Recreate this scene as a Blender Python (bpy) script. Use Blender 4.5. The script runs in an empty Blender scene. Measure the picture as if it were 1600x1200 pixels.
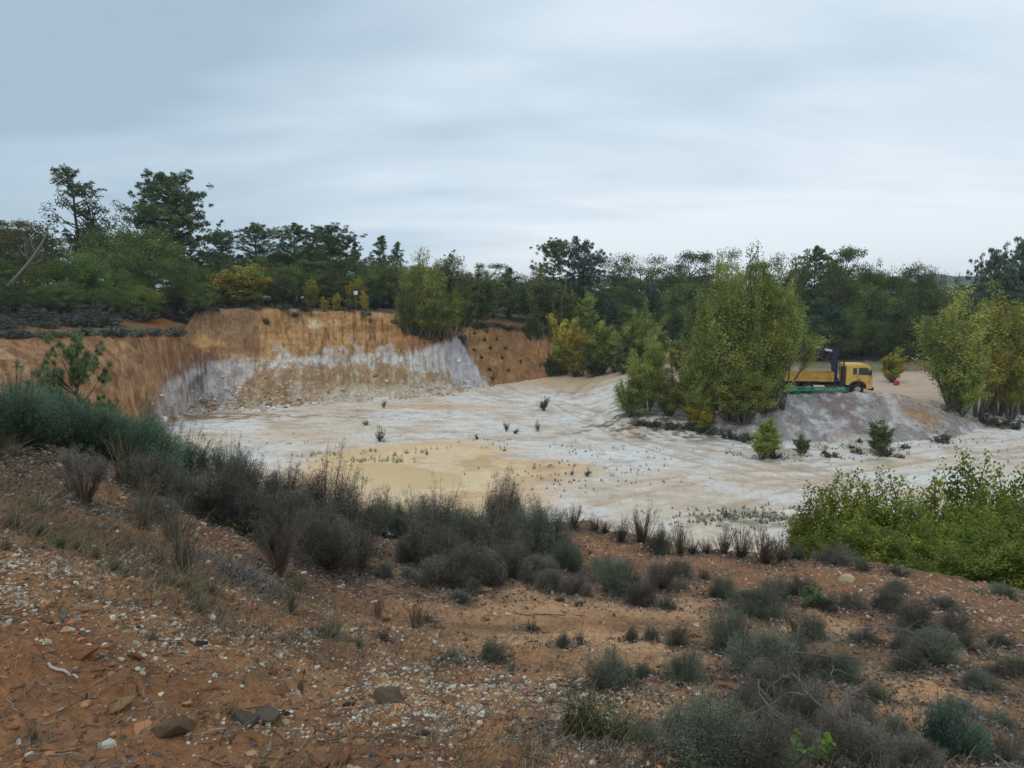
import bpy, math, random
import numpy as np
from mathutils import Vector, Matrix

R = math.radians
C = bpy.context.scene.collection
scene = bpy.context.scene

# ------------------------------------------------------------------ camera
FOC = 1081.0                      # focal length in photograph pixels (1600 wide)
PITCH = R(6.9)
cam_d = bpy.data.cameras.new("camera")
cam_d.sensor_width = 36.0
cam_d.lens = 36.0 * FOC / 1600.0
cam_d.clip_start = 0.1
cam_d.clip_end = 6000.0
cam = bpy.data.objects.new("camera", cam_d)
C.objects.link(cam)
cam.location = (0, 0, 0)
cam.rotation_euler = (R(90) - PITCH, 0, 0)
scene.camera = cam
CP, SP = math.cos(PITCH), math.sin(PITCH)

# ------------------------------------------------------------------ light
SUN_EL, SUN_AZ = R(52), R(215)     # azimuth measured clockwise from +Y
def build_world():
    w = bpy.data.worlds.new("World")
    scene.world = w
    w.use_nodes = True
    nt = w.node_tree
    N, L = nt.nodes, nt.links
    N.clear()
    out = N.new("ShaderNodeOutputWorld")
    bg = N.new("ShaderNodeBackground")
    bg.inputs["Strength"].default_value = 0.1
    L.new(bg.outputs[0], out.inputs[0])
    sky = N.new("ShaderNodeTexSky")
    sky.sky_type = 'NISHITA'
    sky.sun_disc = False
    sky.sun_elevation = SUN_EL
    sky.sun_rotation = SUN_AZ
    sky.air_density = 1.0
    sky.dust_density = 2.0
    tc = N.new("ShaderNodeTexCoord")
    sep = N.new("ShaderNodeSeparateXYZ")
    L.new(tc.outputs["Generated"], sep.inputs[0])
    def m(op, a, b=None, c=None, clamp=False):
        n = N.new("ShaderNodeMath"); n.operation = op; n.use_clamp = clamp
        for i, v in enumerate((a, b, c)):
            if v is None: continue
            if isinstance(v, (int, float)): n.inputs[i].default_value = v
            else: L.new(v, n.inputs[i])
        return n.outputs[0]
    zz = m('MAXIMUM', sep.outputs[2], 0.0)
    den = m('ADD', zz, 0.22)
    cx = m('DIVIDE', sep.outputs[0], den)
    cy = m('DIVIDE', sep.outputs[1], den)
    comb = N.new("ShaderNodeCombineXYZ")
    L.new(cx, comb.inputs[0]); L.new(cy, comb.inputs[1])
    def noise(scale, detail, off, sx=1.0, sy=1.0, dist=0.0, rough=0.5):
        mp = N.new("ShaderNodeMapping")
        mp.inputs["Location"].default_value = off
        mp.inputs["Scale"].default_value = (sx, sy, 1)
        mp.inputs["Rotation"].default_value = (0, 0, R(14))
        L.new(comb.outputs[0], mp.inputs[0])
        n = N.new("ShaderNodeTexNoise")
        n.inputs["Scale"].default_value = scale
        n.inputs["Detail"].default_value = detail
        n.inputs["Roughness"].default_value = rough
        n.inputs["Distortion"].default_value = dist
        L.new(mp.outputs[0], n.inputs[0])
        return n.outputs["Fac"]
    n1 = noise(0.55, 4, (3.1, 1.7, 0), 0.55, 1.2, 0.3)
    n2 = noise(1.7, 5, (7.3, 2.2, 0), 0.45, 1.1, 0.4, 0.5)
    n3 = noise(5.5, 3, (1.3, 9.2, 0), 0.4, 1.0, 0.2)
    s = m('ADD', m('MULTIPLY', n1, 0.66), m('MULTIPLY', n2, 0.36))
    s = m('ADD', s, m('MULTIPLY', n3, 0.03))
    # more light towards the right and low down at the skyline
    s = m('ADD', s, m('MULTIPLY', sep.outputs[0], 0.17))
    low = m('SUBTRACT', 1.0, m('MULTIPLY', zz, 4.5), clamp=True)
    s = m('ADD', s, m('MULTIPLY', low, 0.15))
    s = m('SUBTRACT', s, m('MULTIPLY', zz, 0.10))
    mr = N.new("ShaderNodeMapRange")
    mr.inputs["From Min"].default_value = 0.41
    mr.inputs["From Max"].default_value = 0.68
    L.new(s, mr.inputs["Value"])
    ramp = N.new("ShaderNodeValToRGB")
    e = ramp.color_ramp.elements
    e[0].position = 0.0; e[0].color = (0.38, 0.50, 0.605, 1)
    e[1].position = 1.0; e[1].color = (0.84, 0.905, 0.96, 1)
    x = e.new(0.5); x.color = (0.575, 0.70, 0.81, 1)
    L.new(mr.outputs[0], ramp.inputs[0])
    # an overcast sky is brighter overhead than at the skyline
    zen = N.new("ShaderNodeMapRange")
    zen.inputs["From Min"].default_value = 0.45
    zen.inputs["From Max"].default_value = 1.0
    zen.inputs["To Min"].default_value = 9.3
    zen.inputs["To Max"].default_value = 16.0
    L.new(sep.outputs[2], zen.inputs["Value"])
    sc = N.new("ShaderNodeVectorMath"); sc.operation = 'SCALE'
    L.new(ramp.outputs[0], sc.inputs[0]); L.new(zen.outputs[0], sc.inputs["Scale"])
    mx = N.new("ShaderNodeMix"); mx.data_type = 'RGBA'
    mx.inputs["Factor"].default_value = 0.94
    L.new(sky.outputs[0], mx.inputs["A"]); L.new(sc.outputs[0], mx.inputs["B"])
    L.new(mx.outputs["Result"], bg.inputs[0])
build_world()
sd = bpy.data.lights.new("sun", 'SUN')
sd.energy = 0.75
sd.angle = R(25)
sd.color = (1.0, 0.96, 0.9)
sun = bpy.data.objects.new("sun", sd)
C.objects.link(sun)
sdir = Vector((math.sin(SUN_AZ) * math.cos(SUN_EL), math.cos(SUN_AZ) * math.cos(SUN_EL), math.sin(SUN_EL)))
sun.rotation_euler = sdir.to_track_quat('Z', 'Y').to_euler()
vs = scene.view_settings
vs.view_transform = 'Standard'
vs.look = 'None'
vs.exposure = 0.24
vs.gamma = 1.0
vs.use_curve_mapping = False
scene.cycles.max_bounces = 6
scene.cycles.transparent_max_bounces = 4
scene.cycles.use_adaptive_sampling = True
scene.cycles.use_denoising = True

# ------------------------------------------------------------------ helpers
def sr(r, g, b):
    f = lambda c: (c / 255 / 12.92) if c / 255 <= 0.04045 else ((c / 255 + 0.055) / 1.055) ** 2.4
    return np.array((f(r), f(g), f(b)))

def hash2(ix, iy, seed):
    h = (ix.astype(np.int64) * 374761393 + iy.astype(np.int64) * 668265263 + seed * 1442695041) & 0xFFFFFFFF
    h = ((h ^ (h >> 13)) * 1274126177) & 0xFFFFFFFF
    h = (h ^ (h >> 16))
    return (h & 0xFFFFFF) / float(0xFFFFFF)

def vn(x, y, seed=0):
    x0 = np.floor(x); y0 = np.floor(y)
    fx = x - x0; fy = y - y0
    fx = fx * fx * fx * (fx * (fx * 6 - 15) + 10); fy = fy * fy * fy * (fy * (fy * 6 - 15) + 10)
    a = hash2(x0, y0, seed); b = hash2(x0 + 1, y0, seed)
    c = hash2(x0, y0 + 1, seed); d = hash2(x0 + 1, y0 + 1, seed)
    return (a * (1 - fx) + b * fx) * (1 - fy) + (c * (1 - fx) + d * fx) * fy

def fbm(x, y, octv=4, seed=0, gain=0.5):
    s = 0; a = 1; t = 0
    for i in range(octv):
        s = s + a * (vn(x * 2 ** i + 17.3 * i, y * 2 ** i - 9.1 * i, seed + i) * 2 - 1)
        t += a; a *= gain
    return s / t

def sstep(a, b, x):
    t = np.clip((x - a) / (b - a), 0, 1)
    return t * t * (3 - 2 * t)

def ray(px, py):
    u = (px - 800) / FOC; v = (600 - py) / FOC
    return np.array((u, CP + v * SP, -SP + v * CP))

def at(px, py, Y):
    d = ray(px, py)
    return d * (Y / d[1])

def proj(p):
    x, y, z = p
    yc = y * CP - z * SP; zc = y * SP + z * CP
    return 800 + FOC * x / yc, 600 - FOC * zc / yc

def zrat(py):
    d = ray(800, py); return d[2] / d[1]

# ------------------------------------------------------------------ terrain
fg_ctrl = [(800,1200,2.3),(800,1000,4.6),(800,900,7),(0,1200,1.85),(0,1050,2.2),(0,900,2.9),(0,790,4.0),(0,700,5.6),
           (300,900,3.8),(300,790,6.2),(450,1100,2.7),(150,1050,2.35),(1600,1200,2.7),(1200,1000,5.0),
           (1600,1000,5.4),(1200,1200,2.45),(550,950,5.2),(450,1200,2.05),(200,820,4.4),(600,1080,3.2)]
lip_tab = [(-400,655,7.0),(0,675,7.6),(150,700,7.8),(300,755,8.4),(450,800,9.0),(600,838,9.4),(700,838,9.8),(830,818,10.2),
           (920,822,10.2),(1000,842,9.9),(1080,858,9.8),(1180,866,9.7),(1260,868,9.6),(1350,880,9.3),(1450,898,9.1),(1600,932,8.7),(1900,1010,8.0)]
pts = [at(*c) for c in fg_ctrl] + [at(*c) for c in lip_tab]
pts += [np.array(p) for p in ((0, 0, -1.62), (-6, 0, -0.9), (6, 0, -2.0), (0, -6, -1.4), (-10, -6, -0.6), (10, -6, -2.0), (-12, 8, -1.0), (14, 8, -5.2))]
TP = np.array(pts)
def tps_fit(P, lam=0.02):
    n = len(P)
    d = np.linalg.norm(P[:, None, :2] - P[None, :, :2], axis=2)
    K = np.where(d > 0, d * d * np.log(d + 1e-9), 0) + lam * np.eye(n)
    A = np.zeros((n + 3, n + 3)); A[:n, :n] = K
    A[:n, n] = 1; A[:n, n + 1:] = P[:, :2]; A[n, :n] = 1; A[n + 1:, :n] = P[:, :2].T
    b = np.zeros(n + 3); b[:n] = P[:, 2]
    return np.linalg.solve(A, b)
TW = tps_fit(TP)
def tps(x, y):
    z = TW[-3] + TW[-2] * x + TW[-1] * y
    for i in range(len(TP)):
        d2 = (x - TP[i, 0]) ** 2 + (y - TP[i, 1]) ** 2
        z = z + TW[i] * 0.5 * d2 * np.log(d2 + 1e-12)
    return z

LPX = np.array([a[0] for a in lip_tab]); LY = np.array([a[2] for a in lip_tab])
# rows: px, base Y, mid (py, Y), top (py, Y)
cl = [(-400,42,(570,44),(536,47)),(0,43,(560,47),(531,50)),(100,46,(560,50),(528,53)),(200,52,(560,55.5),(526,57.5)),
      (255,60,(575,62.5),(523,64)),(280,66,(560,68),(521,69)),(296,68.5,(550,71),(512,73.5)),(312,69,(540,72.5),(488,78)),(350,69.5,(540,74),(484,78)),(400,70.5,(560,75),(482,79)),
      (500,74.5,(560,77.5),(487,82)),(560,76.5,(560,79.5),(487,84)),(620,78,(553,81.5),(491,86)),(655,79.5,(545,83),(499,88)),(700,82,(530,86.5),(500,93)),
      (716,83.5,(530,88),(503,96)),(764,86.3,(605,86.6),(507,100)),(850,92,(588,92.3),(517,106)),(900,97,(573,98),(525,110)),
      (960,100,(562,101),(534,108)),(1040,100,(560,101),(537,106)),(1100,99,(563,100),(545,106)),(1200,94,(566,96),(556,106)),
      (1350,86,(572,88),(558,98)),(1600,86,(572,88),(562,98)),(2000,86,(572,88),(562,98))]
CPX = np.array([c[0] for c in cl], float); CB = np.array([c[1] for c in cl], float)
CMY = np.array([c[2][1] for c in cl], float); CMZ = np.array([zrat(c[2][0]) * c[2][1] for c in cl])
CTY = np.array([c[3][1] for c in cl], float); CTZ = np.array([zrat(c[3][0]) * c[3][1] for c in cl])
PLX = np.array([-400,0,250,400,640,850,1000,1200,1350,1600,2000.]); PLZ = np.array([1.4,1.2,.7,.4,-.2,-2.6,-5,-6.3,-7.2,-7.6,-7.6])
HPX = np.array([1060,1120,1180,1250,1330,1390,1440,1490,1540,1580,1640.])
HZ = np.array([-11.4,-9.6,-8.35,-8.05,-7.75,-7.95,-8.3,-9.1,-10.2,-10.9,-11.4])
POND = None
_gp = np.linspace(-500, 2100, 1301)
_gy = np.interp(_gp, CPX, .5 * (CB + CTY)); _gx = (_gp - 800) / FOC / .993 * _gy
_ga = np.concatenate([[0], np.cumsum(np.hypot(np.diff(_gx), np.diff(_gy)))])
def arcf(px): return np.interp(px, _gp, _ga)
def wallc(px, x, y):
    b = 1 - sstep(262, 318, px)
    left = .3 * x + .95 * y + (float(arcf(290.0)) - (.3 * -32.0 + .95 * 69.0))
    return arcf(px) * (1 - b) + left * b

TRACKS = [([(762,613),(850,622),(915,612),(955,590),(970,576)], 1), ([(1120,700),(1010,684),(925,655),(880,625),(905,600),(950,582)], 1),
          ([(1300,752),(1180,722),(1060,694),(980,668),(920,640),(800,622)], 1), ([(1620,700),(1480,722),(1340,745),(1220,780),(1120,802)], 1),
          ([(1600,690),(1450,712),(1300,734),(1150,742),(1010,760),(880,790)], 1), ([(1440,612),(1400,618),(1340,622),(1300,640)], 1),
          ([(560,655),(680,650),(780,640),(860,632),(930,606)], 1), ([(780,628),(860,640),(930,662),(1000,690),(1090,716),(1200,738),(1290,740)], 1)]
_tw = {}
def tracks_at(x, y, mask, pl_):
    key = pl_[0]
    if key not in _tw:
        P = np.array([[at(a, b, 11 / -zrat(b))[0], 11 / -zrat(b)] for a, b in pl_])
        tt = np.linspace(0, len(P) - 1, 60); i = np.minimum(tt.astype(int), len(P) - 2); u = (tt - i)[:, None]
        p0 = P[np.maximum(i - 1, 0)]; p1 = P[i]; p2 = P[i + 1]; p3 = P[np.minimum(i + 2, len(P) - 1)]
        _tw[key] = .5 * (2 * p1 + (p2 - p0) * u + (2 * p0 - 5 * p1 + 4 * p2 - p3) * u * u + (3 * p1 - p0 - 3 * p2 + p3) * u ** 3)
    Q = _tw[key]; out = np.zeros_like(x)
    xm = x[mask]; ym = y[mask]; d = np.full(xm.shape, 1e9)
    for a, b in zip(Q[:-1], Q[1:]):
        v = b - a; L2 = v @ v + 1e-9
        h_ = np.clip(((xm - a[0]) * v[0] + (ym - a[1]) * v[1]) / L2, 0, 1)
        d = np.minimum(d, np.hypot(xm - a[0] - h_ * v[0], ym - a[1] - h_ * v[1]))
    w_ = .12 * fbm(xm / 2, ym / 2, 2, 233)
    out[mask] = np.exp(-((np.abs(d - .95) + w_) / .22) ** 2) * sstep(-.45, .1, fbm(xm / 3, ym / 3, 3, 234))
    return out

def polar(x, y):
    r = np.hypot(x, y)
    az = np.clip(np.arctan2(x, y), R(-60), R(60))
    t = np.tan(az)
    return 800 + FOC * t * 0.993, r * np.cos(az)

def floor_z(px, Y, x):
    zl = np.interp(Y, [0, 82, 92, 105], [-11, -11, -10.35, -9.5])
    zr = np.interp(Y, [0, 55, 62, 70, 90], [-11, -11, -9.7, -9.15, -8.8])
    zrr = np.interp(Y, [0, 56, 63, 85], [-11, -11, -10.0, -9.1])
    a = sstep(890, 1000, px); b = sstep(1440, 1560, px)
    z = zl * (1 - a) + zr * a
    z = z * (1 - b) + zrr * b
    return z

def height(x, y, micro=True, info=False):
    x = np.asarray(x, float); y = np.asarray(y, float)
    px, Y = polar(x, y)
    # near hillside
    lw = 0.35 * fbm(px / 60.0, px * 0, 3, 91)
    lip = np.interp(px, LPX, LY) + lw
    k = np.minimum(1.0, lip / np.maximum(Y, 1e-3))
    xn = np.where(np.hypot(x, y) > 25, x * 25 / np.maximum(np.hypot(x, y), 1), x) * k
    yn = np.where(np.hypot(x, y) > 25, y * 25 / np.maximum(np.hypot(x, y), 1), y) * k
    zn = tps(xn, yn)
    d = np.maximum(Y - lip, 0)
    zn = zn - 0.78 * d * d / (d + 0.45)
    hn = zn + 0.05 * fbm(x / 1.1, y / 1.1, 4, 5) + 0.25 * fbm(x / 6, y / 6, 3, 15) * sstep(0, 6, d)
    fz = floor_z(px, Y, x)
    fz = fz + 0.12 * fbm(x / 7, y / 7, 3, 21)
    # far bank / cliff
    arc = wallc(px, x, y)
    yb = np.interp(px, CPX, CB); ym = np.interp(px, CPX, CMY); yt = np.interp(px, CPX, CTY)
    zm = np.interp(px, CPX, CMZ); zt = np.interp(px, CPX, CTZ)
    isc = 1 - sstep(880, 960, px)
    gul = fbm(arc * 0.9, Y * 0.05, 3, 31)
    gul2 = np.abs(fbm(arc * 0.33, Y * 0.03, 3, 37))
    gul3 = np.abs(fbm(arc * 2.1, Y * 0.1, 2, 39))
    slopey = sstep(715, 790, px)
    up = np.clip((Y - yb) / np.maximum(yt - yb, .1), 0, 1)
    Yg = Y - isc * (0.6 * gul + 2.3 * (0.3 - gul2) + 0.9 * (0.3 - gul3)) * (1 - .55 * (1 - sstep(290, 340, px))) * (0.6 + 0.25 * slopey) * sstep(0, .25, up) * (1 - 0.6 * sstep(.85, 1, up)) - isc * 0.35 * fbm(x / 1.3, y * 0.4, 3, 38)
    s1 = np.clip((Yg - yb) / np.maximum(ym - yb, .05), 0, 1)
    s2 = np.clip((Yg - ym) / np.maximum(yt - ym, .05), 0, 1)
    zb = floor_z(px, yb, x)
    rise = (zm - zb) * s1 + (zt - zm) * s2
    pl = np.interp(px, PLX, PLZ) - zt
    beyond = np.clip((Y - yt) / 30.0, 0, 1)
    rise = rise + pl * beyond
    far = sstep(180, 500, Y)
    hc = np.where(Y > yb, zb + rise + 0.10 * fbm(x / 3, y / 3, 3, 41) * sstep(0, 1, up), -99)
    hc = hc + 0.35 * fbm(x / 9, y / 9, 3, 44) * sstep(yt, yt + 8, Y)
    hc = hc * (1 - far) + (-6 + 3 * fbm(x / 90, y / 90, 2, 47)) * far
    # spoil heap
    hz = np.interp(px, HPX, HZ) + 0.18 * fbm(x / 3, y / 3, 4, 51)
    hh = hz - np.where(Y < 58.5, (58.5 - Y) * 0.56, (Y - 58.5) * 0.42)
    hh = hh + 0.22 * fbm(x / 1.2, y / 2.2, 4, 52)
    z = np.maximum(np.maximum(hn, fz), np.maximum(hc, hh))
    reg = np.full(z.shape, 0)
    mxh = np.maximum(hn, hh)
    reg = np.where(fz >= mxh, 1, reg)                 # quarry floor
    reg = np.where((hh > hn) & (hh > fz), 3, reg)     # heap
    reg = np.where(Y > yb, np.where(Y < yt + 0.6, 2, 4), reg)
    reg = np.where((reg == 2) & (px > 900), 4, reg)
    if POND is not None:
        dx = (x - POND[0]) / POND[2]; dy = (y - POND[1]) / POND[3]
        q = np.sqrt(dx * dx + dy * dy) + 0.45 * fbm(x / 5, y / 4, 4, 61)
        z = z - 0.16 * (1 - sstep(0.55, 1.15, q)) * (reg == 1)
    else:
        q = np.full(z.shape, 9.0)
    if micro:
        near = 1 - sstep(12, 22, Y)
        arc = wallc(px, x, y)
        cl1 = fbm(x / 0.30, y / 0.30, 4, 71)
        cl2 = fbm(x / 0.07, y / 0.07, 3, 75)
        z = z + near * (0.042 * cl1 + 0.014 * cl2 + 0.03 * np.abs(cl1))
        fl = (reg == 1)
        rut = np.abs(fbm(x / 2.6, y / 1.0, 4, 81))
        z = z + fl * (0.06 * fbm(x / 0.9, y / 0.7, 3, 83) - 0.07 * np.clip(0.12 - rut, 0, 1) / 0.12) * sstep(0.7, 1.3, q)
        if x.ndim == 2:
            for pl_, wd_ in TRACKS: z = z - .06 * tracks_at(x, y, fl, pl_)
        z = z + (reg >= 2) * 0.14 * fbm(x / 0.8, y / 0.8, 3, 87) + (reg == 3) * .22 * (.3 - np.abs(fbm(x / 1.5, y / 1.5, 4, 88))) + (reg == 2) * sstep(0, .1, up) * (1 - sstep(.9, 1, up)) * (.5 * np.abs(fbm(arc * 1.2, z * .5, 4, 89)) - .12 + .30 * fbm(arc * .35, z * 1.6, 4, 90))
    if info:
        return z, reg, px, Y, up, q
    return z

YS = np.exp(np.linspace(math.log(0.9), math.log(500), 1500))
def hit(px, py):
    d = ray(px, py)
    Y = YS; xs = d[0] / d[1] * Y; zs = d[2] / d[1] * Y
    h = height(xs, Y, micro=False)
    below = np.nonzero(zs < h)[0]
    if len(below) == 0: return None
    i = below[0]
    if i == 0: return Vector((xs[0], Y[0], h[0]))
    a0 = zs[i-1] - h[i-1]; a1 = h[i] - zs[i]
    f = a0 / (a0 + a1 + 1e-9)
    YY = Y[i-1] + (Y[i] - Y[i-1]) * f
    return Vector((d[0] / d[1] * YY, YY, float(height(np.array([d[0] / d[1] * YY]), np.array([YY]), micro=False)[0])))

def gz(x, y):
    return float(height(np.array([x]), np.array([y]), micro=False)[0])

pc = hit(665, 735)
POND = (pc.x - .6, pc.y, 7.9, 8.8)

# ------------------------------------------------------------------ materials
def new_mat(name):
    m = bpy.data.materials.new(name); m.use_nodes = True
    return m, m.node_tree.nodes, m.node_tree.links, m.node_tree.nodes["Principled BSDF"]

def ground_mat(name, rough, layers, bump=((40, .01),), spec=0.3, zs=1.0, vor=None):
    """attribute colour times noise layers (scale, low, high), bump from noise (scale, height in metres)"""
    m, N, L, P = new_mat(name)
    a = N.new("ShaderNodeAttribute"); a.attribute_name = "Col"
    tc0 = N.new("ShaderNodeTexCoord")
    tc = N.new("ShaderNodeMapping"); tc.inputs["Scale"].default_value = (1, 1, zs)
    L.new(tc0.outputs["Object"], tc.inputs[0])
    cur = a.outputs["Color"]
    for sc_, lo, hi in layers:
        n = N.new("ShaderNodeTexNoise"); n.inputs["Scale"].default_value = sc_; n.inputs["Detail"].default_value = 6
        n.inputs["Roughness"].default_value = 0.65
        L.new(tc.outputs[0], n.inputs["Vector"])
        mr = N.new("ShaderNodeMapRange"); mr.inputs["From Min"].default_value = .3; mr.inputs["From Max"].default_value = .7
        mr.inputs["To Min"].default_value = lo; mr.inputs["To Max"].default_value = hi
        L.new(n.outputs["Fac"], mr.inputs["Value"])
        v = N.new("ShaderNodeVectorMath"); v.operation = 'SCALE'
        L.new(cur, v.inputs[0]); L.new(mr.outputs[0], v.inputs["Scale"]); cur = v.outputs[0]
    L.new(cur, P.inputs["Base Color"])
    P.inputs["Roughness"].default_value = rough
    P.inputs["Specular IOR Level"].default_value = spec
    nrm = None
    for sc_, dist in bump:
        n = N.new("ShaderNodeTexNoise"); n.inputs["Scale"].default_value = sc_; n.inputs["Detail"].default_value = 5
        L.new(tc.outputs[0], n.inputs["Vector"])
        b = N.new("ShaderNodeBump"); b.inputs["Distance"].default_value = dist; b.inputs["Strength"].default_value = 1.0
        L.new(n.outputs["Fac"], b.inputs["Height"])
        if nrm: L.new(nrm, b.inputs["Normal"])
        nrm = b.outputs[0]
    if vor:
        n = N.new("ShaderNodeTexVoronoi"); n.inputs["Scale"].default_value = vor[0]; n.feature = 'F1'
        L.new(tc.outputs[0], n.inputs["Vector"])
        b = N.new("ShaderNodeBump"); b.inputs["Distance"].default_value = vor[1]; b.invert = True
        L.new(n.outputs["Distance"], b.inputs["Height"]); L.new(nrm, b.inputs["Normal"]); nrm = b.outputs[0]
    L.new(nrm, P.inputs["Normal"])
    return m

def leaf_mat(name, trans=0.35, rough=0.6, var=0.25, hue=0.03, spec=0.3):
    m, N, L, P = new_mat(name)
    a = N.new("ShaderNodeAttribute"); a.attribute_name = "Col"
    oi = N.new("ShaderNodeObjectInfo")
    mr = N.new("ShaderNodeMapRange"); mr.inputs["To Min"].default_value = 1 - var; mr.inputs["To Max"].default_value = 1 + var
    L.new(oi.outputs["Random"], mr.inputs["Value"])
    mh = N.new("ShaderNodeMapRange"); mh.inputs["To Min"].default_value = .5 - hue; mh.inputs["To Max"].default_value = .5 + hue
    mm = N.new("ShaderNodeMath"); mm.operation = 'MULTIPLY'; mm.inputs[1].default_value = 7.31
    mf = N.new("ShaderNodeMath"); mf.operation = 'FRACT'
    L.new(oi.outputs["Random"], mm.inputs[0]); L.new(mm.outputs[0], mf.inputs[0]); L.new(mf.outputs[0], mh.inputs["Value"])
    hs = N.new("ShaderNodeHueSaturation")
    L.new(mh.outputs[0], hs.inputs["Hue"]); L.new(mr.outputs[0], hs.inputs["Value"]); L.new(a.outputs["Color"], hs.inputs["Color"])
    L.new(hs.outputs[0], P.inputs["Base Color"])
    P.inputs["Roughness"].default_value = rough
    P.inputs["Specular IOR Level"].default_value = spec
    if trans > 0:
        t = N.new("ShaderNodeBsdfTranslucent"); L.new(hs.outputs[0], t.inputs[0])
        mx = N.new("ShaderNodeMixShader"); mx.inputs[0].default_value = trans
        L.new(P.outputs[0], mx.inputs[1]); L.new(t.outputs[0], mx.inputs[2])
        L.new(mx.outputs[0], N["Material Output"].inputs[0])
    return m

def paint(name, col, rough=0.5, metal=0.0, dirt=0.25, dirtcol=(150,130,110), scale=3.0, spec=0.4):
    m, N, L, P = new_mat(name)
    n = N.new("ShaderNodeTexNoise"); n.inputs["Scale"].default_value = scale; n.inputs["Detail"].default_value = 6
    tc = N.new("ShaderNodeTexCoord"); L.new(tc.outputs["Object"], n.inputs["Vector"])
    mr = N.new("ShaderNodeMapRange"); mr.inputs["From Min"].default_value = .42; mr.inputs["From Max"].default_value = .72
    mr.inputs["To Max"].default_value = dirt
    L.new(n.outputs["Fac"], mr.inputs["Value"])
    mx = N.new("ShaderNodeMix"); mx.data_type = 'RGBA'
    mx.inputs["A"].default_value = (*sr(*col), 1); mx.inputs["B"].default_value = (*sr(*dirtcol), 1)
    L.new(mr.outputs[0], mx.inputs["Factor"]); L.new(mx.outputs["Result"], P.inputs["Base Color"])
    P.inputs["Roughness"].default_value = rough; P.inputs["Metallic"].default_value = metal
    P.inputs["Specular IOR Level"].default_value = spec
    return m

M = {}
M['ground'] = ground_mat("hillside_soil", .95, ((3.5, .8, 1.15), (28, .72, 1.22), (130, .75, 1.2)), ((9, .03), (26, .018), (90, .007)), .12, vor=(16, .012))
M['floor'] = ground_mat("kaolin_floor", .9, ((.35, .93, 1.05), (2.2, .88, 1.08), (9, .88, 1.08)), ((1.6, .12), (6, .05), (18, .015)), .2)
M['cliff'] = ground_mat("cliff_earth", .95, ((.9, .78, 1.16), (4, .76, 1.2), (14, .85, 1.12)), ((1.5, .35), (5, .14), (14, .05)), .12, zs=.6, vor=(1.3, .3))
M['heap'] = ground_mat("heap_clay", .95, ((1.2, .8, 1.15), (6, .76, 1.2), (18, .8, 1.15)), ((1.6, .3), (6, .12), (20, .04)), .12, vor=(2.2, .15))
M['leaf'] = leaf_mat("leaf_dark", .3, .65, .28, .018, .12)
M['needle'] = leaf_mat("pine_needles", .15, .6, .15, .01, .12)
M['poplar'] = leaf_mat("poplar_leaf", .45, .55, .22, .012, .2)
M['heath'] = leaf_mat("heath_leaf", .15, .8, .30, .012, .05)
M['twig'] = leaf_mat("heath_twig", 0, .9, .12, .01, .05)
M['bark'] = leaf_mat("bark", 0, .9, .15, .0, .1)
M['stone'] = ground_mat("stone", .85, ((14, .8, 1.15), (70, .85, 1.12)), ((30, .008), (120, .003)), .3)
M['pebble'] = ground_mat("pebble", .75, ((60, .85, 1.1),), ((200, .001),), .3)
M['straw'] = leaf_mat("straw", .3, .8, .1, .01, .1)

# ------------------------------------------------------------------ mesh building
def np_mesh(name, V, F, col=None, mat=None, smooth=False):
    V = np.asarray(V, np.float32); F = np.asarray(F, np.int32)
    me = bpy.data.meshes.new(name)
    k = F.shape[1]
    me.vertices.add(len(V)); me.vertices.foreach_set("co", V.ravel())
    me.loops.add(F.size); me.loops.foreach_set("vertex_index", F.ravel())
    me.polygons.add(len(F))
    me.polygons.foreach_set("loop_start", np.arange(0, F.size, k, dtype=np.int32))
    me.polygons.foreach_set("use_smooth", np.full(len(F), smooth, dtype=bool))
    if col is not None:
        at_ = me.attributes.new("Col", 'FLOAT_COLOR', 'POINT')
        c4 = np.ones((len(V), 4), np.float32); c4[:, :3] = col
        at_.data.foreach_set("color", c4.ravel())
    me.update(calc_edges=True); me.validate()
    if mat: me.materials.append(mat)
    return me

def link(name, data, parent=None):
    o = bpy.data.objects.new(name, data); C.objects.link(o)
    if parent is not None: o.parent = parent
    return o

def tag(o, label=None, cat=None, group=None, kind=None):
    if label: o['label'] = label
    if cat: o['category'] = cat
    if group: o['group'] = group
    if kind: o['kind'] = kind
    return o

def thing(name, loc, rz=0.0, sc=(1, 1, 1)):
    o = bpy.data.objects.new(name, None); C.objects.link(o)
    o.location = loc; o.rotation_euler = (0, 0, rz); o.scale = sc
    o.empty_display_size = 0.3
    return o

class Cloud:
    """collects quads with a colour per vertex"""
    def __init__(s): s.V = []; s.F = []; s.Cc = []; s.n = 0
    def add(s, V, F, col):
        V = np.asarray(V, float).reshape(-1, 3); F = np.asarray(F, int)
        col = np.broadcast_to(np.asarray(col, float), V.shape)
        s.V.append(V); s.F.append(F + s.n); s.Cc.append(col); s.n += len(V)
    def mesh(s, name, mat, smooth=False):
        return np_mesh(name, np.vstack(s.V), np.vstack(s.F), np.vstack(s.Cc), mat, smooth)

def unit(v): return v / np.maximum(np.linalg.norm(v, axis=-1, keepdims=True), 1e-9)

def blades(cl, rng, P, D, Ln, Wd, col):
    """rhombus leaves: centre P, long axis D, half length Ln, half width Wd"""
    n = len(P)
    D = unit(D); s = unit(np.cross(D, rng.normal(size=(n, 3))))
    Ln = np.broadcast_to(Ln, (n,))[:, None]; Wd = np.broadcast_to(Wd, (n,))[:, None]
    V = np.stack([P - D * Ln, P + s * Wd, P + D * Ln, P - s * Wd], 1)
    F = np.arange(n * 4).reshape(n, 4)
    cl.add(V, F, np.repeat(col, 4, axis=0) if np.ndim(col) == 2 else col)

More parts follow.
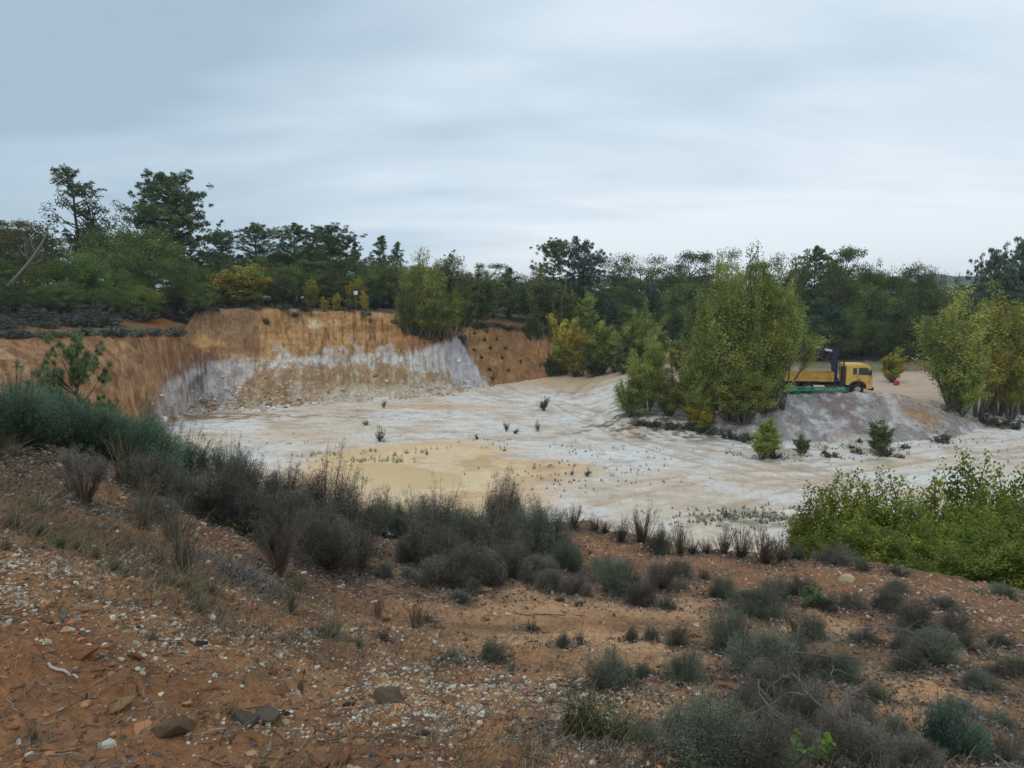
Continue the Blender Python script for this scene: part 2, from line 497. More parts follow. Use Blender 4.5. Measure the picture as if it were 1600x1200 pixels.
def tubes(cl, P, Rd, sides=3, col=(.1, .1, .1)):
    """P [n,k,3] paths, Rd [n,k] radii"""
    P = np.asarray(P, float); n, k, _ = P.shape
    Rd = np.broadcast_to(Rd, (n, k))
    T = unit(np.gradient(P, axis=1))
    ref = np.where(np.abs(T[..., 2:3]) > .9, np.array((1., 0, 0)), np.array((0, 0, 1.)))
    U = unit(np.cross(T, ref)); W = np.cross(T, U)
    a = np.arange(sides) * 2 * np.pi / sides
    ring = P[:, :, None] + Rd[:, :, None, None] * (np.cos(a)[:, None] * U[:, :, None] + np.sin(a)[:, None] * W[:, :, None])
    idx = np.arange(n * k * sides).reshape(n, k, sides)
    i0 = idx[:, :-1]; i1 = idx[:, 1:]
    F = np.stack([i0, np.roll(i0, -1, 2), np.roll(i1, -1, 2), i1], -1).reshape(-1, 4)
    col = np.asarray(col, float)
    if col.ndim == 2: col = np.repeat(col, k * sides, axis=0)
    cl.add(ring, F, col)

def pick(rng, cols, n, jit=.18):
    c = np.array(cols)[rng.integers(0, len(cols), n)]
    return c * (1 + jit * rng.uniform(-1, 1, (n, 1)))

# ------------------------------------------------------------------ ground sheet
def blob(px, py, rx, ry, x, y):
    h = hit(px, py)
    if h is None: return np.zeros_like(x)
    out = np.zeros_like(x)
    m = (np.abs(x - h.x) < rx * 3.2) & (np.abs(y - h.y) < ry * 3.2)
    xm, ym = x[m], y[m]
    q = ((xm - h.x) / rx) ** 2 + ((ym - h.y) / ry) ** 2
    q = q * (1 + 0.9 * fbm(xm / max(rx, .1) * 1.1, ym / max(ry, .1) * 1.1, 4, int(px + py)))
    out[m] = np.exp(-q) * (1 - sstep(2.6, 3.2, np.maximum(np.abs(xm - h.x) / rx, np.abs(ym - h.y) / ry)))
    return out

def mixc(c, col, f):
    return c * (1 - f[..., None]) + np.asarray(col) * f[..., None]

shrub_spots = []     # filled below before the ground is coloured

def build_ground():
    az = np.concatenate([np.linspace(-180, -60, 25)[:-1], np.linspace(-60, -40, 90)[:-1], np.linspace(-40, -29.7, 122)[:-1], np.linspace(-29.7, -23.8, 270)[:-1], np.linspace(-23.8, 40, 755),
                         np.linspace(40, 60, 90)[1:], np.linspace(60, 180, 25)[1:]])
    az = np.radians(az)
    r = np.concatenate([[0.05, .4], np.exp(np.linspace(math.log(.8), math.log(16), 430)), np.linspace(16, 30, 50)[1:],
                        np.linspace(30, 60, 170)[1:], np.linspace(60, 102, 400)[1:], np.exp(np.linspace(math.log(102), math.log(5000), 90))[1:]])
    A, RR = np.meshgrid(az, r)
    x = RR * np.sin(A); y = RR * np.cos(A)
    z, reg, px, Y, up, q = height(x, y, True, True)
    arc = wallc(px, x, y)
    # --- near hillside soil
    n1 = fbm(x / 1.6, y / 1.6, 4, 101); n2 = fbm(x / .5, y / .5, 4, 102); n3 = fbm(x / .12, y / .12, 3, 103)
    c = np.zeros(x.shape + (3,)) + sr(136, 98, 66)
    c = mixc(c, sr(156, 112, 72), sstep(-.05, .35, n1))
    c = mixc(c, sr(98, 78, 60), sstep(.05, .4, n2) * .7)
    c = mixc(c, sr(98, 80, 66), sstep(.1, .45, n3) * .6)
    low = blob(150, 1120, 1.1, .55, x, y) + blob(420, 1180, 1.0, .5, x, y)
    c = mixc(c, sr(136, 92, 56), np.clip(low, 0, 1) * (.5 + .5 * sstep(-.3, .3, n2)))
    c = mixc(c, sr(122, 84, 60), blob(700, 950, 2.0, .8, x, y) * .5)
    near = Y < 25
    for (bx, by, rx, ry, f) in [(870,925,.95,.45,1),(800,960,.8,.35,.7),(900,1000,.75,.3,.8),(1010,945,.7,.4,.7),(1290,985,.5,.35,1),(1345,1060,.45,.4,1),
                             (1400,1100,.35,.35,.9),(1450,1075,.3,.3,.8),(1060,1110,.4,.3,.7),(980,1010,.5,.25,.8),(1230,980,.4,.3,.7),(620,895,.8,.4,.7),
                             (1060,960,.5,.3,.7),(1540,1160,.3,.15,.8),(1000,1040,.4,.2,.6),(560,860,.4,.3,.6)]:
        c = mixc(c, sr(190, 146, 102) * (1 + .12 * n2[..., None]), np.clip(blob(bx, by, rx, ry, x, y) * 1.5, 0, 1) * f * near)
    for (bx, by, rx, ry, f) in [(150,740,1.6,.6,.8),(1150,880,1.6,.4,.7),(1400,915,1.8,.5,.6),(950,860,1.0,.5,.7),(60,1180,.6,.2,.5)]:
        c = mixc(c, sr(158, 108, 68) * (1 + .2 * n2[..., None]), blob(bx, by, rx, ry, x, y) * f * near)
    # litter of dark plant remains below the shrubs
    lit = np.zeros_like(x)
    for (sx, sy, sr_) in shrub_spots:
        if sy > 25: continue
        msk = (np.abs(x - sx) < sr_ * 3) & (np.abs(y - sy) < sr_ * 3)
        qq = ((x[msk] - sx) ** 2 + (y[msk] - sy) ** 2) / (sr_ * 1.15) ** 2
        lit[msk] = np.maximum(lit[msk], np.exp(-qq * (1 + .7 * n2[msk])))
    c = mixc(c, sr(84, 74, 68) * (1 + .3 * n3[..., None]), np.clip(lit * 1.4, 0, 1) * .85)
    # outer slope of the near bank
    # --- quarry floor
    m1 = fbm(x / 9, y / 6, 4, 201); m2 = fbm(x / 2.5, y / 1.6, 4, 202); m3 = fbm(x / .7, y / .45, 3, 203)
    f = np.zeros_like(c) + sr(214, 204, 194)
    f = mixc(f, sr(218, 213, 206), sstep(-.1, .35, m1))
    f = mixc(f, sr(205, 184, 158), sstep(.0, .45, -m1 + .5 * m2) * .8)
    f = mixc(f, sr(178, 160, 142), sstep(.15, .5, m2) * .5)
    f = mixc(f, sr(176, 156, 136), sstep(.3, .6, m3) * .45)
    f = mixc(f, sr(172, 152, 130), sstep(.25, .5, m3 + .5 * m2) * sstep(52, 58, Y) * .5)
    ft = fbm(x / 1.6, y / .5, 4, 221); fu = fbm(x / .35, y / .25, 3, 222)
    f = mixc(f, sr(194, 172, 152), sstep(.18, .42, ft) * .45)
    f = mixc(f, sr(230, 225, 218), sstep(.15, .4, -ft) * sstep(-.1, .2, fu) * .4)
    f = mixc(f, sr(160, 146, 130), sstep(.35, .6, fu + .3 * ft) * .5)
    # tan upper part towards the access ramp
    tan = sstep(76, 90, Y) * sstep(640, 800, px)
    f = mixc(f, sr(190, 160, 126), tan * .75)
    brn = np.clip(blob(330, 650, 6, 2.2, x, y) + blob(470, 650, 7, 1.6, x, y) * .6 + blob(640, 640, 9, 1.2, x, y) * .35, 0, 1)
    f = mixc(f, sr(150, 118, 92), brn * sstep(-.3, .3, m3 + m2))
    f = mixc(f, sr(205, 160, 112), np.clip(blob(700, 636, 6, 1.5, x, y), 0, 1) * .8)
    f = mixc(f, sr(205, 168, 126), np.clip(blob(470, 680, 5, 2, x, y), 0, 1) * .35)
    # tyre tracks: arcs that sweep over the floor
    for (cx_, cy_, r0, r1, wob, cc) in [(24, 96, 20, 34, 1.3, (168, 140, 112)), (-6, 18, 34, 42, 1.0, (186, 168, 148)), (36, 20, 28, 36, 1.0, (176, 150, 124))]:
        rr = np.hypot(x - cx_, y - cy_) + wob * 1.6 * fbm(x / 9, y / 9, 3, 207 + int(cx_))
        w = sstep(r0 - 2, r0 + 1, rr) * (1 - sstep(r1 - 1, r1 + 2, rr))
        line = sstep(.72, .96, np.cos(rr * 2 * np.pi / 1.9) * .5 + .5 + .35 * m2 + .2 * m3)
        f = mixc(f, sr(*cc), w * line * .34 * sstep(-.3, .3, m1 + m2))
    for pl_, wd_ in TRACKS:
        tm = tracks_at(x, y, reg == 1, pl_)
        f = mixc(f, sr(176, 150, 126), tm * .6)
    # ochre mud round the puddle
    och = 1 - sstep(.8, 1.45, q + .15 * m2)
    f = mixc(f, sr(214, 176, 130) * (1 + .08 * m3[..., None]), och * .92)
    f = mixc(f, sr(224, 202, 166), (1 - sstep(.6, .95, q)) * .6)
    f = mixc(f, sr(176, 138, 98), och * sstep(.1, .5, m2) * .5)
    # terrace behind the heap
    ter = sstep(60, 64, Y) * sstep(1000, 1060, px)
    f = mixc(f, sr(188, 160, 134) * (1 + .1 * m2[..., None]), ter * .8)
    grs = sstep(78, 86, Y) * sstep(1180, 1260, px) * (1 - sstep(1360, 1420, px))
    f = mixc(f, sr(112, 118, 92), grs * .8)
    wd = np.clip(blob(1200, 810, 4.2, 1.6, x, y) + blob(1120, 815, 2.5, 1.2, x, y) + blob(1300, 720, 8, 1.2, x, y) * .7+ blob(1240, 700, 5, 1.0, x, y) * .7, 0, 1)
    f = mixc(f, sr(118, 122, 108), wd * sstep(-.05, .35, m3 + .6 * m2) * .8)
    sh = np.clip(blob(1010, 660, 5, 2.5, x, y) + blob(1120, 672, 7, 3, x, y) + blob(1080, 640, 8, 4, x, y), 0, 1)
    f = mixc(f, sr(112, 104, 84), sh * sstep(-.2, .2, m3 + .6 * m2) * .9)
    c = np.where((reg == 1)[..., None], f, c)
    outer = (reg == 0) & (Y > 11)
    # --- cliff
    st = fbm(arc * 2.6, z * .55, 4, 301); st2 = fbm(arc * .9, z * .35, 3, 302); bd = fbm(arc * .12, z * 1.5, 4, 303); sp = fbm(arc * 2.5, z * 3, 3, 304)
    k = np.zeros_like(c) + sr(178, 126, 70)
    k = mixc(k, sr(200, 150, 88), sstep(0, .4, bd))
    k = mixc(k, sr(142, 96, 56), sstep(.08, .45, st) * .6)
    k = mixc(k, sr(150, 106, 66), sstep(.1, .5, -bd) * .6)
    # left bank a little browner and redder
    lb = 1 - sstep(240, 300, px)
    k = mixc(k, sr(165, 118, 80) * (1 + .1 * sp[..., None]), lb * .7)
    k = mixc(k, sr(126, 84, 52), lb * sstep(.08, .4, fbm(arc * .5, z * 1.2, 4, 311)) * .7)
    k = mixc(k, sr(196, 152, 108), lb * sstep(.15, .45, fbm(arc * .7, z * 1.8, 4, 312)) * .6)
    k = mixc(k, sr(112, 74, 46), sstep(.25, .5, fbm(arc * 2.2, z * .5, 4, 313)) * .6)
    k = mixc(k, sr(208, 166, 112), sstep(.3, .55, fbm(arc * 1.3, z * 1.1, 4, 314)) * .5)
    nose = sstep(285, 300, px) * (1 - sstep(395, 420, px)) * sstep(.5, .7, up)
    k = mixc(k, sr(140, 106, 78), nose * .75)
    zb = np.interp(px, CPX, [zrat(0)] * len(CPX)) if False else floor_z(px, np.interp(px, CPX, CB), x)
    ztop = np.interp(px, CPX, CTZ)
    s = (z - zb) / (ztop - zb) + .025 * st + .03 * st2
    wt = np.interp(px, [225, 260, 300, 350, 400, 450, 500, 560, 620, 655, 700, 716, 740, 764, 772], [.28, .46, .52, .47, .46, .49, .505, .51, .54, .62, .73, .80, .42, .03, -.1])
    wb = np.interp(px, [225, 300, 350, 400, 450, 500, 560, 620, 655, 700, 725], [-.1, -.1, -.1, .33, .36, .37, .36, .35, .30, .22, -.1])
    white = sstep(wt + .03, wt - .03, s) if False else (1 - sstep(wt - .05, wt + .04, s + .06 * sp + .06 * fbm(arc * .35, z * .8, 4, 331)))
    white = white * sstep(228, 262, px) * (1 - sstep(764, 774, px))
    upperw = white * sstep(wb - .05, wb + .08, s + .10 * sp + .06 * st2)
    lower = white * (1 - sstep(wb - .05, wb + .08, s + .10 * sp + .06 * st2))
    wc = np.zeros_like(c) + sr(212, 200, 184)
    wc = mixc(wc, sr(152, 126, 106), sstep(.0, .4, st + .3 * sp) * .8)
    wc = mixc(wc, sr(222, 218, 214), sstep(.1, .45, sp) * .7)
    rt = sstep(640, 730, px)
    wc = mixc(wc, sr(176, 168, 176) * (1 + .25 * st[..., None]), rt * .65)
    wc = mixc(wc, sr(214, 210, 212), rt * sstep(.1, .4, -st) * .6)
    pp = (1 - sstep(330, 440, px))
    wc = mixc(wc, sr(182, 166, 156) * (1 + .2 * sp[..., None]), pp * .75)
    wc = mixc(wc, sr(140, 108, 112), pp * sstep(.5, .6, s) * sstep(-.2, .2, sp + st2) * .7)
    wc = mixc(wc, sr(206, 200, 196), pp * sstep(.12, .4, fbm(arc * .9, z * 1.2, 5, 321)) * .75)
    wc = mixc(wc, sr(146, 120, 104), pp * sstep(.1, .4, fbm(arc * .6, z * .8, 5, 322)) * .7)
    k = mixc(k, wc, np.clip(upperw, 0, 1))
    lc = np.zeros_like(c) + sr(172, 136, 96)
    lc = mixc(lc, sr(188, 164, 128), sstep(0, .35, st2 + .4 * sp))
    cream = (1 - sstep(.10, .17, s)) * sstep(440, 560, px)
    lc = mixc(lc, sr(208, 190, 160) * (1 + .15 * st[..., None]), cream * .85)
    lc = mixc(lc, sr(196, 188, 182), sstep(.25, .5, sp) * .6)
    k = mixc(k, lc, np.clip(lower, 0, 1))
    # dull violet fringe above the white layer
    fr = np.exp(-((s - wt - .02) / .035) ** 2) * (sstep(240, 270, px) * (1 - sstep(330, 380, px)) + sstep(620, 680, px)) * (px < 735)
    k = mixc(k, sr(120, 86, 84), np.clip(fr, 0, 1) * .6)
    k = mixc(k, sr(206, 194, 184), (px > 240) * (px < 700) * sstep(.28, .5, fbm(arc * .8, z * .5, 4, 341)) * np.exp(-((s - wt - .06) / .08) ** 2) * .8)
    crm = np.exp(-((px - 492) / 26.) ** 2) * np.exp(-((s - .87) / .06) ** 2)
    k = mixc(k, sr(214, 188, 140), np.clip(crm * 1.2, 0, 1) * sstep(-.3, .2, sp + st))
    rs = sstep(764, 790, px) * (1 - white)
    k = mixc(k, sr(158, 108, 66) * (1 + .2 * st2[..., None]), rs * .6)
    k = mixc(k, sr(122, 92, 66), sstep(.1, .4, fbm(x / 1.5, y / 1.5, 3, 305)) * rs * .5)
    c = np.where((reg == 2)[..., None], k, c)
    # --- plateau and forest floor
    p1 = fbm(x / 4, y / 4, 4, 401); p2 = fbm(x / 1.2, y / 1.2, 3, 402)
    g = np.zeros_like(c) + sr(92, 84, 70)
    g = mixc(g, sr(86, 92, 66), sstep(0, .4, p1))
    g = mixc(g, sr(128, 96, 70), sstep(.1, .5, p2) * .6)
    org = np.clip(blob(230, 500, 7, 4, x, y) + blob(60, 515, 6, 2, x, y) * .5 + blob(600, 478, 9, 3, x, y) + blob(520, 480, 5, 2, x, y) * .5 + blob(760, 500, 6, 3, x, y), 0, 1)
    g = mixc(g, sr(160, 98, 52), org * .9)
    bank = sstep(910, 960, px) * (1 - sstep(1090, 1180, px)) * (1 - sstep(0, .2, (Y - np.interp(px, CPX, CTY)) / 10))
    g = mixc(g, sr(170, 124, 74), bank * .85)
    g = mixc(g, sr(74, 66, 50), sstep(0, 6, Y - np.interp(px, CPX, CTY) - 18) * .8)
    g = mixc(g, sr(160, 128, 98), sstep(1080, 1180, px) * (1 - sstep(0, 5, Y - 92)) * .5)
    g = mixc(g, sr(112, 118, 92), sstep(1230, 1300, px) * (1 - sstep(1380, 1430, px)) * .6 * (1 - sstep(98, 104, Y)))
    c = np.where((reg == 4)[..., None], g, c)
    # --- heap
    h1 = fbm(x / 2, y / 2, 4, 501); h2 = fbm(x / .6, y / .6, 4, 502)
    hp = np.zeros_like(c) + sr(152, 143, 138)
    hp = mixc(hp, sr(190, 185, 182), sstep(.0, .4, h1 + .4 * h2))
    hp = mixc(hp, sr(128, 110, 102), sstep(.05, .4, fbm(x / 3, y / 1.4, 3, 505)) * .75)
    hp = mixc(hp, sr(205, 202, 198), sstep(.2, .5, h2) * .5)
    hp = mixc(hp, sr(176, 132, 84), np.clip(blob(1440, 650, 1.5, .9, x, y) * 1.4 + blob(1320, 680, 1.2, .5, x, y) * .6, 0, 1) * .75)
    hp = mixc(hp, sr(190, 166, 142), sstep(1360, 1410, px) * sstep(57, 59, Y) * .8)
    c = np.where((reg == 3)[..., None], hp, c)
    lum = (c @ np.array((.3, .55, .15)))[..., None]
    c = c * np.where((reg == 1)[..., None], np.array((1.02, 1.0, .98)), np.where((reg == 0)[..., None], np.array((1.10, 1.04, .98)), 1.0))
    ds = np.where(reg == 0, .12, np.where(reg == 2, .12, 0.0))[..., None]
    c = c * (1 - ds) + lum * ds
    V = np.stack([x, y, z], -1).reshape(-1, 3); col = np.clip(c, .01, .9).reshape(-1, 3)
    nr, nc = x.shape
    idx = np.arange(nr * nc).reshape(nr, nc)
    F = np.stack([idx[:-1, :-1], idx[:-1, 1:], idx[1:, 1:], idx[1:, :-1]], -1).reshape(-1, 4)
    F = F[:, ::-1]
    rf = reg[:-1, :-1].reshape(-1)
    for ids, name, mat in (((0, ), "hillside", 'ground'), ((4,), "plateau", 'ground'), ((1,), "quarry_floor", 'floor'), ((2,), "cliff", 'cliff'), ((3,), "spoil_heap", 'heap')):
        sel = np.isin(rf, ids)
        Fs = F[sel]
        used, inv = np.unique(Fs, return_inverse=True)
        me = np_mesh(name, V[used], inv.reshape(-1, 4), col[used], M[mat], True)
        o = link(name, me)
        tag(o, kind='structure')
        lab = {"hillside": "rust brown stony hillside in front of the quarry", "plateau": "scrubby ground above and behind the quarry",
               "quarry_floor": "whitish clay floor of the quarry pit", "cliff": "ochre and white banded cliff of the quarry",
               "spoil_heap": "grey and white heap of clay in front of the truck"}[name]
        o['label'] = lab

def build_pond():
    n = 160
    a = np.linspace(0, 2 * np.pi, n, endpoint=False)
    z = gz(POND[0], POND[1])
    zs = -11.0 + .12 * 0 
    rr = 1.25
    V = [(POND[0], POND[1], 0)] + [(POND[0] + POND[2] * rr * math.cos(t), POND[1] + POND[3] * rr * math.sin(t), 0) for t in a]
    V = np.array(V)
    hs = height(POND[0] + POND[2] * .45 * np.cos(a), POND[1] + POND[3] * .45 * np.sin(a), micro=False)
    V[:, 2] = float(np.percentile(hs, 42)) + .02
    F = [(0, 1 + i, 1 + (i + 1) % n) for i in range(n)]
    m, N, L, P = new_mat("muddy_water")
    nz = N.new("ShaderNodeTexNoise"); nz.inputs["Scale"].default_value = .35; nz.inputs["Detail"].default_value = 4
    tc = N.new("ShaderNodeTexCoord"); L.new(tc.outputs["Object"], nz.inputs["Vector"])
    mx = N.new("ShaderNodeMix"); mx.data_type = 'RGBA'
    mx.inputs["A"].default_value = (*sr(224, 186, 136), 1); mx.inputs["B"].default_value = (*sr(230, 200, 156), 1)
    L.new(nz.outputs["Fac"], mx.inputs["Factor"]); L.new(mx.outputs["Result"], P.inputs["Base Color"])
    P.inputs["Roughness"].default_value = .16; P.inputs["Specular IOR Level"].default_value = .45
    o = link("puddle_water", np_mesh("puddle_water", V, F, None, m))
    tag(o, "shallow ochre puddle on the quarry floor", kind='structure')

# ------------------------------------------------------------------ plant prototypes (unit height, base at origin)
def proto_broadleaf(seed, cols, w=.62, base=.10, leaf=.0115, nclump=130, per=85, ragged=.3, trunkcol=(70,62,52), cy=.55):
    rng = np.random.default_rng(seed)
    tr = Cloud(); cr = Cloud()
    k = 9
    t = np.linspace(0, 1, k)
    path = np.stack([.03 * np.cumsum(rng.normal(size=k)) * t, .03 * np.cumsum(rng.normal(size=k)) * t, t * .86], -1)
    tubes(tr, path[None], (.022 * (1 - t) ** .8 + .003)[None], 7, sr(*trunkcol))
    # envelope sampling
    cs = []
    lobes = rng.normal(size=(7, 3)); lobes = unit(lobes); la = rng.uniform(.1, ragged + .1, 7)
    while len(cs) < nclump:
        d = unit(rng.normal(size=3)); 
        if d[2] < -.75: continue
        rr = rng.uniform(.25, 1) ** .45
        bump = 1 + sum(a * max(0, float(d @ l)) ** 4 for a, l in zip(la, lobes)) - .12
        hz = (1 - cy) * 1.0 if d[2] > 0 else (cy - base)
        p = np.array((d[0] * w / 2, d[1] * w / 2, d[2] * hz)) * rr * bump * .9
        p[2] += cy
        cs.append(p)
    cs = np.array(cs)
    cs[:, 2] = np.clip(cs[:, 2], base * .8, 1.0)
    # limbs
    nl = min(34, nclump)
    st = np.clip(cs[:nl, 2] - rng.uniform(.12, .3, nl), .06, .8)
    sp = np.stack([np.interp(st, path[:, 2], path[:, 0]), np.interp(st, path[:, 2], path[:, 1]), st], -1)
    tt = np.linspace(0, 1, 5)[None, :, None]
    L_ = sp[:, None] * (1 - tt) + cs[:nl, None] * tt
    L_[:, 1:4, 2] -= .03 * np.array((1, 1.2, .7))
    tubes(tr, L_, (.009 * (1 - tt[0, :, 0]) + .0015)[None], 4, sr(*trunkcol))
    # leaves
    rc = .062 * w / .62 * rng.uniform(.7, 1.35, len(cs))
    n = len(cs) * per
    ci = np.repeat(np.arange(len(cs)), per)
    off = unit(rng.normal(size=(n, 3))) * rng.uniform(.1, 1, (n, 1)) ** .6
    off[:, 2] *= .6
    P = cs[ci] + off * rc[ci][:, None] * 1.25
    col = pick(rng, cols, len(cs), .2)[ci] * (1 + .3 * rng.uniform(-1, 1, (n, 1)))
    sz = leaf * rng.uniform(.6, 1.3, n)
    blades(cr, rng, P, unit(rng.normal(size=(n, 3)) * (1, 1, .6)), sz, sz * .62, col)
    return tr.mesh("trunk", M['bark'], True), cr.mesh("crown", M['leaf'])

def proto_pine(seed, cols, start=.42, spread=.26, nb=46, tuft=60, droop=.0, leaf=.014, shape='dome', tr_=.026, tw=8, nw=.28):
    rng = np.random.default_rng(seed)
    tr = Cloud(); cr = Cloud()
    k = 10; t = np.linspace(0, 1, k)
    path = np.stack([.012 * np.cumsum(rng.normal(size=k)), .012 * np.cumsum(rng.normal(size=k)), t], -1); path[0, :2] = 0
    tubes(tr, path[None], (.014 * (1 - t) ** .8 + .002)[None], 7, sr(84, 72, 64))
    hz = start + (1 - start) * np.sort(rng.uniform(0, 1, nb)) ** .9 * .98
    az = rng.uniform(0, 2 * np.pi, nb)
    f = (hz - start) / (1 - start)
    if shape == 'dome': ln = spread * (np.sin(np.pi * np.clip(f * .82 + .16, 0, 1)) ** .7) * rng.uniform(.45, 1.15, nb)
    else: ln = spread * (1.02 - f) ** .75 * rng.uniform(.45, 1.15, nb)
    ups = rng.uniform(-.05, .45, nb) + .35 * f
    B = np.stack([np.interp(hz, path[:, 2], path[:, 0]), np.interp(hz, path[:, 2], path[:, 1]), hz], -1)
    D = np.stack([np.cos(az), np.sin(az), ups], -1)
    tt = np.linspace(0, 1, 5)
    Pth = B[:, None] + D[:, None] * ln[:, None, None] * tt[None, :, None]
    Pth[:, :, 2] += (.12 * ln[:, None]) * (tt ** 2 - tt * .5)[None]
    tubes(tr, Pth, (.0045 * (1 - tt) + .001)[None] * np.ones((nb, 1)), 4, sr(80, 70, 62))
    # tufts
    pos = []
    for i in range(nb):
        m = max(2, int(ln[i] / spread * tw))
        for j in range(m):
            u = rng.uniform(.45, 1.05)
            p = B[i] + D[i] * ln[i] * u + rng.normal(size=3) * ln[i] * .16 * (1, 1, .5)
            p[2] += .06 * ln[i]
            pos.append(p)
    for j in range(6): pos.append(path[-1] - (0, 0, .02 * j) + rng.normal(size=3) * .012)
    pos = np.array(pos); nt = len(pos)
    ci = np.repeat(np.arange(nt), tuft); n = len(ci)
    d = rng.normal(size=(n, 3)); d[:, 2] = d[:, 2] * .6 + .25; d = unit(d)
    rt = tr_ * rng.uniform(.6, 1.3, nt)
    P = pos[ci] + d * (rt[ci] * rng.uniform(.15, 1, n) ** .6)[:, None]
    col = pick(rng, cols, nt, .2)[ci] * (1 + .25 * rng.uniform(-1, 1, (n, 1)))
    blades(cr, rng, P, d, leaf * rng.uniform(.6, 1.1, n), leaf * nw, col)
    return tr.mesh("trunk", M['bark'], True), cr.mesh("crown", M['needle'])

def proto_poplar(seed, cols, stems=9, w=.5, leaf=.010, nleaf=11000, bare=.12, fan=.9, tap=.6, barkcol=(98,94,82), sub=9, matleaf='poplar'):
    """clump of upright stems with leafy ascending side shoots"""
    rng = np.random.default_rng(seed)
    tr = Cloud(); cr = Cloud()
    k = 8; t = np.linspace(0, 1, k)
    az = rng.uniform(0, 2 * np.pi, stems) + np.arange(stems) * 2.4
    out = w * .36 * fan * np.sqrt(rng.uniform(.02, 1, stems)); out[0] = .02
    top = (1 - .55 * (out / (w * .4)) ** 1.6 * rng.uniform(.6, 1, stems)) * rng.uniform(.8, 1.0, stems); top[0] = .97
    P = np.zeros((stems, k, 3))
    for i in range(stems):
        rad = .02 + out[i] * t ** .75
        P[i, :, 0] = np.cos(az[i]) * rad + .012 * np.cumsum(rng.normal(size=k)) * t
        P[i, :, 1] = np.sin(az[i]) * rad + .012 * np.cumsum(rng.normal(size=k)) * t
        P[i, :, 2] = top[i] * t
    tubes(tr, P, (.009 * (1 - t) ** .8 + .0012)[None] * rng.uniform(.6, 1.2, (stems, 1)), 5, sr(*barkcol))
    # side shoots
    S = []; si = np.repeat(np.arange(stems), sub); ns = len(si)
    u = rng.uniform(bare, .92, ns)
    B = np.stack([[np.interp(u[j], t, P[si[j], :, a]) for a in range(3)] for j in range(ns)])
    aa = rng.uniform(0, 2 * np.pi, ns)
    ln = .20 * w / .5 * (1 - tap * u) * rng.uniform(.5, 1.2, ns)
    D = np.stack([np.cos(aa), np.sin(aa), rng.uniform(.5, 1.5, ns)], -1); D = unit(D)
    tt = np.linspace(0, 1, 4)
    Q = B[:, None] + D[:, None] * (ln[:, None] * tt[None])[..., None]
    Q[:, :, 2] += (.15 * ln[:, None]) * tt[None] ** 2
    tubes(tr, Q, (.003 * (1 - tt) + .0006)[None] * np.ones((ns, 1)), 3, sr(*barkcol) * .8)
    # leaves on shoots and on stem tops
    n1 = int(nleaf * .8); j = rng.choice(ns, n1, p=ln / ln.sum()); v = rng.uniform(.1, 1.08, n1)
    L1 = B[j] + D[j] * (ln[j] * v)[:, None]; L1[:, 2] += .15 * ln[j] * v ** 2
    L1 += rng.normal(size=(n1, 3)) * .019 * (w / .5) ** .5
    n2 = nleaf - n1; i2 = rng.integers(0, stems, n2); v2 = rng.uniform(max(.35, bare), 1.02, n2)
    L2 = np.stack([np.array([np.interp(v2[q], t, P[i2[q], :, a]) for a in range(3)]) for q in range(n2)]) + rng.normal(size=(n2, 3)) * .013
    pts = np.vstack([L1, L2]); tone = np.concatenate([pick(rng, cols, ns, .16)[j], pick(rng, cols, stems, .16)[i2]])
    n = len(pts)
    tone = tone * (1 + .25 * rng.uniform(-1, 1, (n, 1)))
    sz = leaf * rng.uniform(.6, 1.25, n)
    blades(cr, rng, pts, unit(rng.normal(size=(n, 3)) + (0, 0, -.3)), sz, sz * .7, tone)
    return tr.mesh("trunk", M['bark'], True), cr.mesh("crown", M[matleaf])

